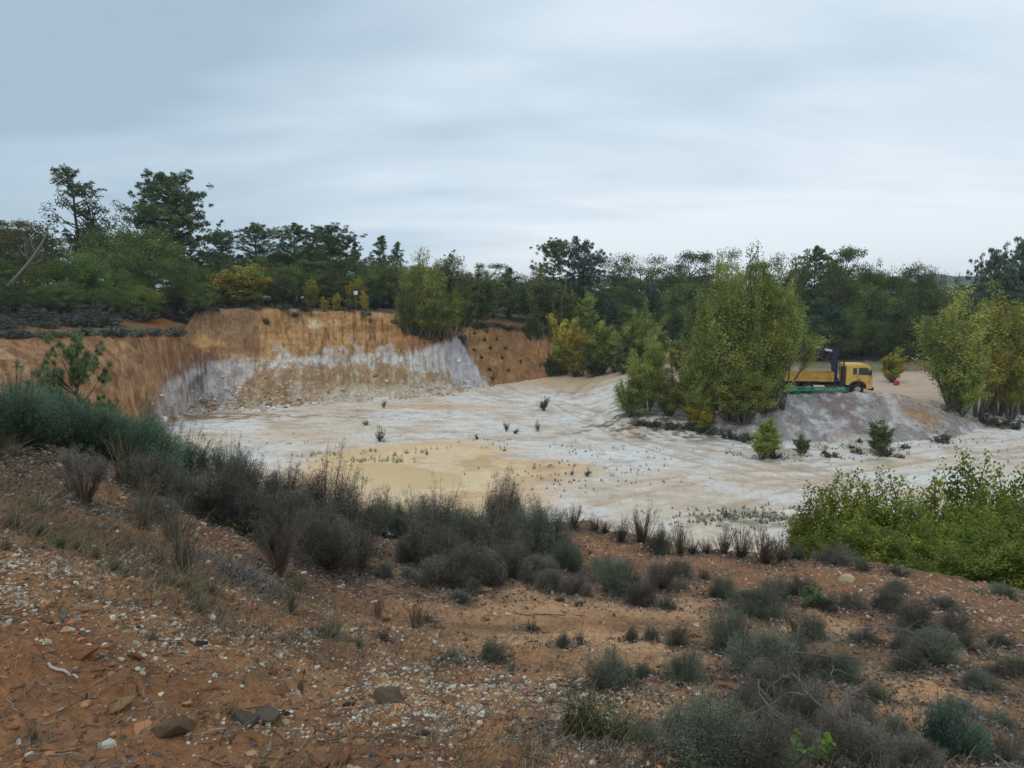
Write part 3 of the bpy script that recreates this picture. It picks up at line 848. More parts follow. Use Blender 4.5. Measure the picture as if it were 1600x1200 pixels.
def proto_shrub(seed, cols, tipc, twc, w=.9, stems=150, sub=5, leaves=9000, cone=1.15, vase=False, leaf=.018, lw=.16, matleaf='heath', sz=.0042):
    """fine twiggy dome (unit height, width about w)"""
    rng = np.random.default_rng(seed)
    tr = Cloud(); cr = Cloud()
    k = 5; t = np.linspace(0, 1, k)
    lob = rng.uniform(0, 2 * np.pi, 4); la = rng.uniform(-.22, .22, 4)
    nbd = 9
    b_az = np.arange(nbd) * 2.4 + rng.uniform(-.4, .4, nbd); b_th = cone * np.sqrt((np.arange(nbd) + .5) / nbd) * rng.uniform(.85, 1.1, nbd)
    b_r = rng.uniform(.74, 1.04, nbd); b_r[0] = .96
    b_tone = rng.uniform(.62, 1.35, nbd)
    bd = rng.integers(0, nbd, stems)
    dv = np.stack([np.cos(b_az) * np.sin(b_th), np.sin(b_az) * np.sin(b_th), np.cos(b_th)], -1)[bd] + rng.normal(size=(stems, 3)) * .2
    dv = unit(dv); dv[:, 2] = np.abs(dv[:, 2])
    az = np.arctan2(dv[:, 1], dv[:, 0]); th = np.arccos(np.clip(dv[:, 2], 0, 1))
    if vase: th = .75 * np.sqrt(rng.uniform(0, 1, stems))
    brs = b_r[bd] if not vase else np.ones(stems)
    m = 1 + sum(a * np.cos((i + 1) * az + l) for i, (a, l) in enumerate(zip(la, lob)))
    reach = rng.uniform(.86, .98, stems) * m * brs
    endp = np.stack([np.cos(az) * np.sin(th) * w * .5 / max(np.sin(min(cone, 1.57)), .5), np.sin(az) * np.sin(th) * w * .5 / max(np.sin(min(cone, 1.57)), .5), np.clip(np.cos(th), 0, 1) ** .65 * .95], -1) * reach[:, None]
    if vase:
        endp = np.stack([np.cos(az) * np.sin(th) * w * .78, np.sin(az) * np.sin(th) * w * .78, .60 + .36 * np.cos(th * 1.9)], -1) * reach[:, None]
    b0 = np.stack([np.cos(az), np.sin(az), az * 0], -1) * .05 * w * rng.uniform(0, 1, (stems, 1))
    P = b0[:, None] * (1 - t)[None, :, None] + endp[:, None] * t[None, :, None]
    hor = unit(np.stack([endp[:, 0], endp[:, 1], endp[:, 0] * 0], -1))
    bow = (.10 if not vase else -.05) * np.sin(np.pi * t)
    P[:, :, 2] -= (bow[None] * np.sin(th)[:, None])
    P += rng.normal(size=P.shape) * .012 * t[None, :, None]
    tubes(tr, P, (sz * (1 - t) + sz * .25)[None] * np.ones((stems, 1)) * (1.6 if vase else 1), 3, pick(rng, [twc, twc, twc, np.asarray(twc) * 2.2], stems, .35))
    si = np.repeat(np.arange(stems), sub); ns = len(si)
    u = rng.uniform(.35 if not vase else .62, .97, ns)
    B = P[si, 0] * 0
    for a in range(3):
        B[:, a] = [np.interp(u[j], t, P[si[j], :, a]) for j in range(ns)]
    D = unit(unit(endp[si]) * .8 + rng.normal(size=(ns, 3)) * .7 + (0, 0, .25))
    ln = rng.uniform(.04, .10, ns) * (1.2 - .5 * u)
    tt = np.linspace(0, 1, 3)
    Q = B[:, None] + D[:, None] * (ln[:, None] * tt)[..., None]
    tubes(tr, Q, (sz * .5 * (1 - tt) + sz * .15)[None] * np.ones((ns, 1)), 3, pick(rng, [twc, np.asarray(twc) * 1.25], ns, .35))
    j = rng.choice(ns, leaves, p=ln / ln.sum()); v = rng.uniform(.15, 1.1, leaves)
    L1 = B[j] + D[j] * (ln[j] * v)[:, None] + rng.normal(size=(leaves, 3)) * .019
    base = pick(rng, cols, ns, .2)[j] * b_tone[bd[si[j]]][:, None]
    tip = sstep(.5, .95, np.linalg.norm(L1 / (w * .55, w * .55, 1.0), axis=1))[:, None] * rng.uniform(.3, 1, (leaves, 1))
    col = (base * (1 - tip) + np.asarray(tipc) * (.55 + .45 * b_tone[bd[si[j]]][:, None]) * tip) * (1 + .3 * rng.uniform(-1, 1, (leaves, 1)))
    blades(cr, rng, L1, D[j] + rng.normal(size=(leaves, 3)) * .6, leaf * rng.uniform(.5, 1.1, leaves), leaf * lw, col)
    if not vase and leaves > 8000:
        n2 = int(leaves * .6); q = rng.integers(0, nbd, n2)
        dq = np.stack([np.cos(b_az) * np.sin(b_th), np.sin(b_az) * np.sin(b_th), np.cos(b_th)], -1)[q] + rng.normal(size=(n2, 3)) * .24
        dq = unit(dq); dq[:, 2] = np.abs(dq[:, 2])
        kk = w * .5 / max(np.sin(min(cone, 1.57)), .5)
        rq = b_r[q] * rng.uniform(.45, .93, n2) ** .8
        dq2 = dq.copy(); dq2[:, 2] = dq2[:, 2] ** .65
        Pq = dq2 * (kk, kk, .93) * rq[:, None]
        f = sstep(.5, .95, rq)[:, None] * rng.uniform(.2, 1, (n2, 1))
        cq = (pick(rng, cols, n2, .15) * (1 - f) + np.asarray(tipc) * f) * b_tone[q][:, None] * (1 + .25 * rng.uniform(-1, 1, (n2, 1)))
        blades(cr, rng, Pq, dq + rng.normal(size=(n2, 3)) * .7, leaf * rng.uniform(.5, 1.1, n2), leaf * lw, cq)
    return tr.mesh("branches", M['twig']), cr.mesh("foliage", M[matleaf])

def proto_grass(seed, cols, n=140, w=.5, wid=.006, lean=1.0):
    rng = np.random.default_rng(seed)
    g = Cloud()
    k = 5; t = np.linspace(0, 1, k)
    az = rng.uniform(0, 2 * np.pi, n); th = lean * rng.uniform(0, 1, n) ** .8; ln = rng.uniform(.45, 1.1, n)
    b = rng.normal(size=(n, 3)) * .05 * (1, 1, 0)
    D = np.stack([np.cos(az), np.sin(az), az * 0], -1)
    P = b[:, None] + D[:, None] * (np.sin(th)[:, None] * ln[:, None] * (t ** 1.3)[None])[..., None]
    P[:, :, 2] = (np.cos(th) * ln)[:, None] * (t - .25 * t ** 3)[None]
    tubes(g, P, (wid * (1 - t) + wid * .15)[None] * np.ones((n, 1)), 3, pick(rng, cols, n, .25))
    return g.mesh("grass_tuft", M['straw'])

# ------------------------------------------------------------------ labels by order inside a group
ONES = ["", "first", "second", "third", "fourth", "fifth", "sixth", "seventh", "eighth", "ninth", "tenth", "eleventh", "twelfth",
        "thirteenth", "fourteenth", "fifteenth", "sixteenth", "seventeenth", "eighteenth", "nineteenth", "twentieth"]
TENS = {20: "twenty", 30: "thirty", 40: "forty", 50: "fifty", 60: "sixty", 70: "seventy"}
def ordw(i):
    if i <= 20: return ONES[i]
    t, o = i // 10 * 10, i % 10
    return TENS[t] + "-" + ONES[o] if o else TENS[t][:-1] + "ieth"
REG = {}
def register(o, group, cat, tmpl, px):
    o['category'] = cat; o['group'] = group
    REG.setdefault((group, tmpl), []).append((px, o))
def finish_labels():
    for (g, tmpl), lst in REG.items():
        lst.sort(key=lambda a: a[0])
        for i, (p, o) in enumerate(lst):
            if len(lst) == 1: o['label'] = tmpl.replace("{ord} ", "").replace(" from the left", "")
            else: o['label'] = tmpl.format(ord=ordw(i + 1))

rnd = random.Random(7)

def put(name, protos, loc, sx, sz, parts, rz=None, proto_i=None):
    pr = protos[rnd.randrange(len(protos)) if proto_i is None else proto_i % len(protos)]
    t = thing(name, loc, rnd.uniform(0, 6.28) if rz is None else rz, (sx, sx, sz))
    for pn, me in zip(parts, pr):
        link(pn, me, t)
    return t

# ------------------------------------------------------------------ near and far shrubs: px, base py, height px, width px, kind
near_shrubs = [
 # dark green broom on the left
 (-70,700,140,210,'d'),(20,695,118,180,'d'),(85,698,105,150,'d'),(140,712,95,150,'d'),(200,728,100,140,'d'),(245,745,95,120,'d'),(-10,650,70,160,'d'),
 (60,655,60,150,'d'),(160,690,70,130,'d'),(292,742,82,110,'d'),(360,752,74,105,'d'),(240,712,85,90,'d'),
 # grey heath, left mass
 (132,792,104,92,'v'),(232,772,82,105,'g'),(243,815,52,72,'g'),(295,800,75,100,'g'),(335,812,100,120,'g'),(385,790,85,110,'g'),(395,835,80,110,'g'),
 (440,800,84,100,'g'),(455,848,105,120,'g'),(505,842,128,125,'g'),(548,858,118,100,'g'),(500,885,105,120,'g'),(555,885,70,80,'g'),(438,900,100,84,'v'),
 # second mass
 (593,812,48,56,'e'),(622,815,40,44,'e'),(660,838,76,80,'g'),(690,852,98,100,'g'),(735,862,82,90,'e'),(785,832,102,70,'g'),(760,890,100,110,'g'),
 (700,893,80,100,'g'),(820,868,92,90,'e'),(858,858,80,72,'e'),(655,882,80,80,'g'),(690,918,66,100,'g'),(745,915,78,90,'g'),(800,905,70,90,'g'),(845,905,50,70,'g'),
 (895,826,42,38,'t'),(888,892,56,56,'e'),(930,830,30,26,'t'),
 # row on the lip
 (945,834,26,26,'t'),(970,846,42,32,'t'),(1003,850,66,48,'t'),(1030,865,45,44,'e'),(1063,868,60,32,'t'),(1082,866,30,30,'t'),(1102,864,26,30,'t'),(1130,866,46,36,'t'),
 (1157,872,58,42,'t'),(1192,880,60,60,'t'),(1222,880,46,44,'t'),(1245,873,26,28,'e'),(1305,878,32,56,'g'),(1345,890,24,26,'e'),(1400,900,26,40,'t'),(1565,932,26,44,'e'),
 # middle right
 (945,905,44,50,'e'),(970,928,72,76,'e'),(1035,920,58,64,'g'),(1060,900,34,44,'g'),(1128,936,44,46,'e'),(1178,962,52,86,'e'),(1212,935,40,46,'g'),(1145,1020,86,76,'e'),(1192,1062,96,100,'e'),
 (1238,1060,84,84,'g'),(1300,1066,66,84,'e'),(1215,1098,86,110,'g'),(957,1082,74,84,'e'),(1003,1060,34,34,'e'),(1068,1072,64,66,'e'),(985,1004,34,22,'e'),(1016,1004,34,24,'e'),
 (1056,1008,38,36,'e'),(1005,1175,54,60,'e'),(960,1165,86,96,'l'),(905,1150,100,90,'l'),(1105,1200,128,140,'e'),(1180,1215,126,140,'g'),
 (1432,990,66,66,'g'),(1388,955,46,56,'g'),(1460,1036,64,80,'e'),(1415,1020,50,50,'g'),(1530,1080,44,56,'e'),(1592,1062,50,46,'e'),(1478,1172,96,110,'b'),(1520,1182,66,70,'b'),
 (1400,1146,36,44,'e'),(1322,1188,90,110,'g'),(768,1034,44,40,'e'),(720,944,30,34,'e'),(600,902,32,34,'e'),(672,975,28,30,'t'),(520,992,34,36,'t'),(705,1040,26,40,'e'),
 (1260,1140,80,90,'g'),(1370,1100,40,50,'g'),(880,1010,24,26,'e'),(905,1005,20,20,'t'),(830,985,20,26,'t'),(1490,985,40,46,'g'),(1400,925,26,36,'e'),(1560,1010,30,40,'g'),(640,905,26,26,'e'),
 (1290,955,30,40,'g'),(1345,1130,50,60,'g'),(1240,1180,80,90,'g'),(1360,1190,60,80,'e'),(1430,1195,60,80,'g'),(1575,1190,60,70,'g'),(1500,1120,40,56,'g'),(1560,1140,36,50,'e'),(1350,1010,40,50,'g'),(1420,1050,46,60,'g'),(1510,1020,40,50,'g'),(1330,950,34,50,'g'),(1250,930,40,50,'g'),(1270,1000,46,50,'e'),(1165,1120,60,60,'g'),(1060,1150,60,60,'g'),(1475,950,30,44,'g'),(1560,1060,36,44,'g'),(900,930,40,54,'g'),(1000,945,46,56,'g'),(860,920,40,50,'g'),(600,1000,22,24,'t'),(1040,950,26,30,'g'),(1100,905,22,26,'t')]
placed = []
for (px, py, hp, wp, kd) in near_shrubs:
    yy = py
    p = hit(px, yy)
    if p is None: continue
    if p.y > 15:                      # the lip hides the foot: stand it on the lip
        Yl = float(np.interp(px, LPX, LY)) - .1
        x_ = at(px, 860, Yl)[0]; p = Vector((x_, Yl, gz(x_, Yl)))
    dep = p.y * CP - p.z * SP
    topz = at(px, py - hp, p.y)[2]
    Hm = max(.12, topz - p.z); Wm = wp * dep / FOC * (1.22 if kd in 'ge' else 1.0)
    placed.append((p, Hm, Wm, kd, px))
    shrub_spots.append((p.x, p.y, Wm * .5))

build_ground()
build_pond()

HG = [sr(102, 97, 87), sr(86, 82, 74), sr(118, 112, 99), sr(94, 93, 80)]
HE = [sr(97, 102, 84), sr(83, 90, 74), sr(110, 114, 96), sr(98, 96, 82)]
HD = [sr(76, 92, 66), sr(64, 80, 60), sr(88, 106, 78), sr(72, 90, 72)]
SP_ = {
 'g': [proto_shrub(s, HG, sr(128, 122, 112), sr(88, 78, 70), w=1.05, stems=240, sub=7, leaves=21000, cone=1.4, leaf=.015, sz=.0032) for s in (11, 12, 13)],
 'e': [proto_shrub(s, HE, sr(122, 132, 112), sr(90, 84, 72), w=.95, stems=220, sub=7, leaves=18000, cone=1.2, leaf=.015, sz=.0032) for s in (21, 22, 23)],
 'd': [proto_shrub(s, HD, sr(116, 142, 120), sr(74, 78, 60), w=1.3, stems=300, sub=6, leaves=22000, cone=1.3, leaf=.022, lw=.10) for s in (31, 32)],
 'v': [proto_shrub(s, HG, sr(138, 132, 124), sr(92, 78, 66), w=.9, stems=120, sub=14, leaves=17000, vase=True, leaf=.014, sz=.0030) for s in (41, 42)],
 't': [proto_shrub(s, HG, sr(110, 104, 94), sr(84, 72, 62), w=.8, stems=90, sub=5, leaves=2600, cone=.75, leaf=.016, sz=.006) for s in (51, 52, 53)],
 'l': [proto_shrub(s, [sr(74, 84, 52), sr(60, 70, 44), sr(90, 98, 62)], sr(104, 118, 78), sr(96, 70, 52), w=1.0, stems=120, sub=5, leaves=5200, cone=1.1, leaf=.020, lw=.35) for s in (61, 62)],
 'b': [proto_shrub(s, [sr(74, 104, 88), sr(60, 88, 74), sr(92, 118, 100)], sr(118, 146, 128), sr(70, 66, 56), w=1.0, stems=160, sub=6, leaves=11000, cone=1.2, leaf=.020, lw=.14) for s in (71, 72)],
}
PW = {'g': 1.05, 'e': .95, 'd': 1.3, 'v': 1.0, 't': .7, 'l': 1.0, 'b': 1.0}
SL = {'d': ("broom_bush", "bush", "dark green broom on the left bank", "dense dark green broom bush, {ord} from the left on the left bank"),
      'v': ("heath_shrub", "shrub", "vase-shaped grey shrubs", "grey vase-shaped shrub on bare thin stems, {ord} from the left"),
      'b': ("heath_shrub", "shrub", "blue-green shrubs", "blue-green feathery shrub near the lower right corner, {ord} from the left"),
      'l': ("leafy_shrub", "shrub", "small-leaved green shrubs", "green small-leaved shrub beside the gravel, {ord} from the left")}
def shrub_label(kd, px, py, h):
    if kd in SL: return SL[kd]
    if kd == 't':
        if py < 915 and px > 880: return ("heath_shrub", "shrub", "thin shrubs on the lip of the bank", "thin brown twiggy shrub, {ord} from the left along the lip of the bank")
        return ("heath_shrub", "shrub", "thin twiggy shrubs on the gravel", "tiny thin twiggy shrub on the brown soil, {ord} from the left")
    col = "dark grey" if kd == 'g' else "grey-green"
    if px < 580: z = "in the left thicket"
    elif py < 925 and px < 915: z = "in the middle thicket"
    elif py < 1010: z = "on the upper right slope"
    else: z = "on the lower right slope"
    if px < 850 and py > 925: z = "alone on the open gravel"
    return ("heath_shrub", "shrub", f"{col} heath shrubs {z}", f"{col} heath shrub {z}, {{ord}} from the left")
for i, (p, Hm, Wm, kd, px) in enumerate(placed):
    nm, cat, grp, tmpl = shrub_label(kd, px, near_shrubs[i][1], Hm)
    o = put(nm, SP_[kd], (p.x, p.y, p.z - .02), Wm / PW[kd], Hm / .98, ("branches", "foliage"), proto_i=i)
    o.rotation_euler[0] = rnd.uniform(-.08, .08); o.rotation_euler[1] = rnd.uniform(-.08, .08)
    register(o, grp, cat, tmpl, px)

# ------------------------------------------------------------------ scrub on the far banks
FS = [proto_shrub(s, HG, sr(110, 106, 104), sr(80, 74, 70), w=1.3, stems=60, sub=4, leaves=2600, cone=1.4, leaf=.05, lw=.3) for s in (81, 82)]
FE = [proto_shrub(s, HE, sr(112, 124, 116), sr(80, 74, 64), w=1.3, stems=60, sub=4, leaves=2600, cone=1.4, leaf=.05, lw=.3) for s in (83, 84)]
far_scrub = []
rs_ = random.Random(3)
for i in range(60):      # grey scrub left of the cliff
    far_scrub.append((rs_.uniform(-40, 300), rs_.uniform(462, 505), rs_.uniform(16, 28), rs_.uniform(45, 85), rs_.choice('gge'), 'L'))
for px in range(-34, 175, 13): far_scrub.append((px + rs_.uniform(-6, 6), 511 + rs_.uniform(-8, 4), rs_.uniform(14, 24), rs_.uniform(34, 60), rs_.choice('gge'), 'L'))
for px in range(-30, 300, 24): far_scrub.append((px + rs_.uniform(-8, 8), 527 - (2 if px > 100 else 0), rs_.uniform(12, 22), rs_.uniform(36, 60), 'e' if px > 60 else 'g', 'B'))
for px in range(330, 640, 17): far_scrub.append((px + rs_.uniform(-6, 6), 483 + rs_.uniform(-6, 3), rs_.uniform(8, 14), rs_.uniform(24, 40), rs_.choice('ge'), 'C'))
for (px, py, h, w) in [(462,494,10,22),(415,502,9,16),(418,506,9,14),(570,492,12,26),(580,503,9,14),(618,506,12,16),(630,515,12,20),(648,522,14,24),(665,524,16,24),(690,524,14,28),(708,515,16,24),
                       (722,532,16,18),(724,538,10,12)]: far_scrub.append((px, py, h, w, 'e', 'T'))
for px in range(738, 856, 11): far_scrub.append((px + rs_.uniform(-4, 4), 509 + (px - 738) * .09 + rs_.uniform(-3, 2), rs_.uniform(8, 12), rs_.uniform(18, 30), 'e', 'R'))
for (px, py) in [(757,532),(766,545),(776,532),(752,560),(765,578),(795,580),(740,548),(790,545),(785,560),(770,592),(812,566),(760,520),(742,522)]: far_scrub.append((px, py, 7, 10, 'g', 'S'))
for (px, py, h, w) in [(1000,664,14,40),(1020,668,16,40),(1046,670,18,44),(1075,672,16,40),(1105,676,18,46),(1135,684,18,44),(1165,690,20,44),(1195,708,20,40),(1210,715,14,34),(1255,700,9,28),(1300,714,9,40),(1340,690,8,22),
                       (1380,712,20,36),(1415,700,9,24),(1405,715,10,20),(1470,692,22,40),(1340,708,10,30),(1290,710,10,20),(1330,590+110,7,18),(1575,668,20,60),(1540,660,22,50),(1610,664,20,50),(1480,640,12,30)]: far_scrub.append((px, py, h, w, 'e' if px % 2 else 'g', 'F'))
SCL = {'L': ("grey scrub on the upper left bank", "low grey-brown scrub bush, {ord} from the left on the upper left bank"),
       'B': ("scrub along the left cliff edge", "low bush along the left cliff edge, {ord} from the left"),
       'C': ("scrub on top of the cliff", "low grey bush under the trees on the cliff top, {ord} from the left"),
       'T': ("bushes hanging on the cliff rim", "small dark bush growing just below the cliff rim, {ord} from the left"),
       'R': ("blue-green bushes above the right orange slope", "blue-green low bush above the right orange slope, {ord} from the left"),
       'S': ("tiny bushes on the right orange slope", "tiny dark bush on the orange slope right of the cliff, {ord} from the left"),
       'F': ("low bushes around the spoil heap", "low dark bush around the foot of the trees and heap, {ord} from the left")}
for i, (px, py, h, w, kd, z) in enumerate(far_scrub):
    p = hit(px, py)
    if p is None or p.y < 20: continue
    dep = p.y * CP - p.z * SP
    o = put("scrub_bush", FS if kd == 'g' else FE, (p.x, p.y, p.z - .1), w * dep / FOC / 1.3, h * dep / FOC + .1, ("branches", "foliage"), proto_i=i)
    g, t = SCL[z]; register(o, g, "bush", t, px)

# ------------------------------------------------------------------ trees
OAK = [sr(98, 112, 62), sr(78, 94, 54), sr(118, 128, 68), sr(86, 104, 60)]
OAKM = [sr(104, 122, 62), sr(90, 110, 58), sr(122, 134, 70)]
PIN = [sr(98, 118, 78), sr(82, 102, 70), sr(118, 134, 86)]
PIG = [sr(92, 112, 98), sr(80, 100, 88), sr(104, 122, 106)]
POP = [sr(154, 160, 82), sr(134, 146, 70), sr(172, 172, 88), sr(114, 128, 66)]
POY = [sr(168, 166, 72), sr(184, 172, 74), sr(142, 152, 68), sr(186, 154, 70)]
POO = [sr(116, 122, 70), sr(90, 98, 56), sr(114, 116, 66)]
RUS = [sr(88, 94, 58), sr(104, 94, 58), sr(80, 88, 54), sr(112, 90, 58)]
T = {
 'o': [proto_broadleaf(s, OAK, w=ww, ragged=.5, cy=.52) for s, ww in ((1, .92), (2, 1.05), (3, .85), (4, .98))],
 'm': [proto_broadleaf(s, OAKM, w=1.0, ragged=.5) for s in (5, 6)],
 'r': [proto_broadleaf(s, RUS, w=.85, ragged=.5, nclump=80, per=75, trunkcol=(120, 114, 102)) for s in (7,)],
 's': [proto_broadleaf(s, [sr(78, 88, 58), sr(66, 76, 52)], w=.7, ragged=.4, nclump=60, per=55, cy=.6) for s in (8,)],
 'p': [proto_pine(s, PIN, start=.26, spread=.30, nb=90, tuft=36, tw=9) for s in (11, 12)],
 'P': [proto_pine(s, PIN, start=.24, spread=.32, nb=140, tuft=42, tw=10) for s in (13,)],
 'q': [proto_pine(s, PIN, start=.30, spread=.18, nb=56, tuft=24, leaf=.012, tr_=.02) for s in (14,)],
 'c': [proto_pine(s, PIN, start=.2, spread=.28, nb=80, tuft=44, shape='cone') for s in (15, 16)],
 'G': [proto_pine(s, PIG, start=.35, spread=.34, nb=90, tuft=44, tw=9) for s in (17,)],
 'y': [proto_poplar(s, POY, w=.5, nleaf=12000, leaf=.0125) for s in (21, 22)],
 'g': [proto_poplar(s, POP, w=.5, nleaf=12000, leaf=.0115) for s in (23, 24, 25)],
 'b': [proto_poplar(s, POO, w=.5, nleaf=6500, leaf=.014, barkcol=(160, 155, 140)) for s in (26, 27)],
 'w': [proto_poplar(s, [sr(96, 110, 70), sr(86, 100, 62), sr(110, 122, 80)], w=.9, nleaf=8000, leaf=.02, bare=.05) for s in (28,)],
 'n': [proto_poplar(s, [sr(66, 92, 74), sr(78, 102, 80)], w=.5, nleaf=7000, leaf=.015) for s in (29,)],
 # big poplars behind the pit: fine leaves
 'B': [proto_poplar(s, POP, stems=13, w=.5, nleaf=21000, leaf=.0068, sub=14, bare=.14) for s in (31, 32, 33)],
 'K': [proto_poplar(s, POP, stems=7, w=.5, nleaf=13000, leaf=.0068, sub=20, bare=.55, fan=.8, barkcol=(84, 80, 68)) for s in (38, 39)],
 'Y': [proto_poplar(s, [sr(168, 162, 72), sr(146, 148, 66), sr(126, 134, 62), sr(182, 162, 72)], stems=12, w=.5, nleaf=17000, leaf=.0070, sub=12, bare=.24) for s in (34, 35)],
 # near poplars
 'N': [proto_poplar(s, [sr(136, 144, 58), sr(116, 128, 50), sr(156, 158, 68), sr(92, 106, 46), sr(120, 136, 52)], stems=18, w=.55, nleaf=24000, leaf=.0085, sub=14, tap=.35, bare=.05, barkcol=(96, 90, 70)) for s in (36, 37)],
}
TWW = {'o': 1.0, 'm': 1.08, 'r': .9, 's': .72, 'p': .56, 'P': .6, 'q': .32, 'c': .5, 'G': .62, 'y': .42, 'g': .42, 'b': .42, 'w': .75, 'n': .42, 'B': .44, 'K': .44, 'Y': .44, 'N': .48}
LEAN = {1204: .24, 1198: .16}
def tree(px, top, Y, kd, wpx, grp, tmpl, name, cat="tree", base=None, lean=0):
    if base is not None:
        p = hit(px, base); Y = p.y
    else:
        x_ = at(px, 500, Y)[0]; p = Vector((x_, Y, gz(x_, Y)))
    H = at(px, top, Y)[2] - p.z
    dep = Y * CP - p.z * SP
    W = wpx * dep / FOC
    o = put(name, T[kd], (p.x, p.y, p.z - .05), W / TWW[kd], H / (1.0 if kd not in 'oms' else .97), ("trunk", "crown"))
    lean = lean or LEAN.get(px, 0)
    if lean: o.rotation_euler = (0, lean, rnd.uniform(-.3, .3))
    register(o, grp, cat, tmpl, px)
    return o
def zone(px):
    if px < 335: return "the left forest"
    if px < 650: return "the wood behind the cliff"
    if px < 1120: return "the wood behind the yellow poplars"
    return "the dark forest behind the truck"
KN = {'o': ("oak_tree", "dark broadleaf trees", "dark broadleaf tree"), 'm': ("oak_tree", "mid green trees", "mid green broadleaf tree"), 'p': ("pine_tree", "pines", "broad dark pine"),
      'P': ("pine_tree", "pines", "tall dense pine"), 'q': ("pine_tree", "pines", "tall thin sparse pine"), 'c': ("pine_tree", "pointed pines", "pointed dark pine"),
      'G': ("pine_tree", "pale pines", "pale grey-green pine"), 's': ("sparse_tree", "sparse trees", "thin-crowned pale tree"), 'r': ("oak_tree", "rusty trees", "rusty brown-green tree"),
      'b': ("birch_tree", "olive birches", "olive birch with pale stems"), 'y': ("poplar_tree", "yellow poplars", "small yellow poplar"), 'g': ("poplar_tree", "green poplars", "yellow-green poplar"),
      'w': ("willow_bush", "willow bushes", "rounded pale willow bush"), 'n': ("poplar_tree", "blue-green poplars", "slim blue-green poplar")}
forest = [
 (-75,325,78,'o',130),(-12,332,80,'c',90),(22,352,86,'o',100),(55,335,74,'r',110),(112,262,88,'q',72),(150,300,86,'s',95),(188,345,84,'o',120),(222,322,90,'s',80),
 (245,350,80,'m',130),(280,279,90,'P',112),(95,400,70,'m',120),(135,395,72,'m',95),(185,395,76,'o',110),(300,408,84,'o',90),(335,430,84,'o',80),(30,420,72,'o',110),(-40,400,70,'o',130),
 (190,422,70,'m',55),(240,405,76,'o',100),(312,440,78,'m',60),(375,408,82,'y',95),
 (355,364,98,'p',60),(408,351,100,'p',84),(470,352,102,'p',78),(520,357,100,'P',84),(558,379,106,'c',42),(594,369,102,'c',60),(625,380,102,'c',44),
 (345,400,94,'o',80),(400,405,94,'m',80),(450,408,96,'o',80),(492,412,94,'o',80),(535,405,96,'o',80),(575,415,96,'o',80),(612,408,96,'o',80),(645,420,98,'o',70),(430,385,104,'o',80),(500,390,105,'o',80),
 (448,430,86,'w',48),(488,432,88,'y',26),(557,430,88,'y',32),(527,456,84,'y',16),(508,462,84,'y',14),(546,466,84,'w',18),(570,452,86,'y',16),(586,458,90,'n',24),(395,450,82,'w',30),
 (745,410,98,'b',66),(700,402,110,'o',80),(770,418,112,'o',70),(798,420,112,'c',60),(825,424,112,'o',70),(730,425,106,'o',60),
 (868,379,114,'p',62),(908,380,114,'G',64),(850,408,105,'b',64),(882,428,104,'b',52),(918,444,104,'g',56),(945,455,106,'n',44),(958,408,124,'o',90),(1000,410,124,'o',90),(1042,412,120,'o',90),
 (1085,404,120,'o',90),(1120,402,120,'o',80),(1008,430,108,'n',46),(835,480,102,'b',26),(985,445,112,'o',80),(1065,440,112,'o',80),(1040,470,108,'o',70),(900,415,118,'o',80),(1062,480,104,'n',34),
 (1095,470,108,'o',70),(975,480,106,'o',60),
 (1225,412,106,'o',80),(1275,389,108,'p',72),(1322,400,104,'o',96),(1362,404,104,'o',70),(1392,428,102,'o',80),(1432,410,102,'o',70),(1460,434,100,'o',50),(1290,452,96,'n',66),(1305,430,100,'o',90),
 (1350,440,99,'o',90),(1400,455,98,'o',90),(1440,460,98,'o',80),(1335,470,97,'m',50),(1180,420,108,'o',80),(1485,455,96,'o',80),(1530,450,98,'o',90),(1570,440,96,'o',90),(1610,430,96,'o',90),(1655,420,94,'o',90),
 (1420,490,93,'o',60),(1370,500,94,'o',60),(1320,500,95,'o',60),(1470,500,92,'o',70),(1260,490,96,'o',80),
 (1548,402,84,'G',60),(1590,386,84,'G',76),(1640,380,84,'p',80)]
for (px, top, Y, kd, w) in forest:
    nm, grp, lb = KN[kd]
    z = zone(px)
    tree(px, top, Y, kd, w, f"{grp} in {z}", f"{lb} in {z}, {{ord}} from the left", nm)
forest2 = [(px_, 432 + (px_ % 7) * 2, 97 + px_ % 5, 'o', 52) for px_ in range(335, 660, 24)]
for (px, top, Y, kd, w) in forest2:
    tree(px, top, Y, kd, w, "small trees on the cliff top", "small dark tree filling the wood's edge on the cliff top, {ord} from the left", "forest_tree")
rf = random.Random(12)
skyline = [(-120,330),(0,350),(60,350),(150,360),(230,360),(330,390),(420,385),(520,385),(640,410),(760,424),(840,425),(950,420),(1100,412),(1200,420),(1300,410),(1450,430),(1480,452),(1560,430),(1700,400)]
for i in range(46):
    px = -110 + i * 38.5 + rf.uniform(-10, 10)
    top = np.interp(px, [a for a, b in skyline], [b for a, b in skyline]) + rf.uniform(4, 22)
    z = zone(px)
    tree(px, top, rf.uniform(118, 135), rf.choice('oooopc'), rf.uniform(70, 100), f"back row trees of {z}", f"back-row dark tree of {z}, {{ord}} from the left", "forest_tree")
# undergrowth trees that close the wood's foot
for i in range(44):
    px = -90 + i * 40 + rf.uniform(-10, 10)
    if 640 < px < 700: continue
    Y = np.interp(px, CPX, CTY) + rf.uniform(8, 14)
    base_y = proj((0, Y, gz(at(px, 500, Y)[0], Y)))[1]
    z = zone(px)
    tree(px, base_y - rf.uniform(38, 60), Y, rf.choice('oom'), rf.uniform(50, 80), f"low trees at the foot of {z}", f"low dark tree edging {z}, {{ord}} from the left", "forest_tree")
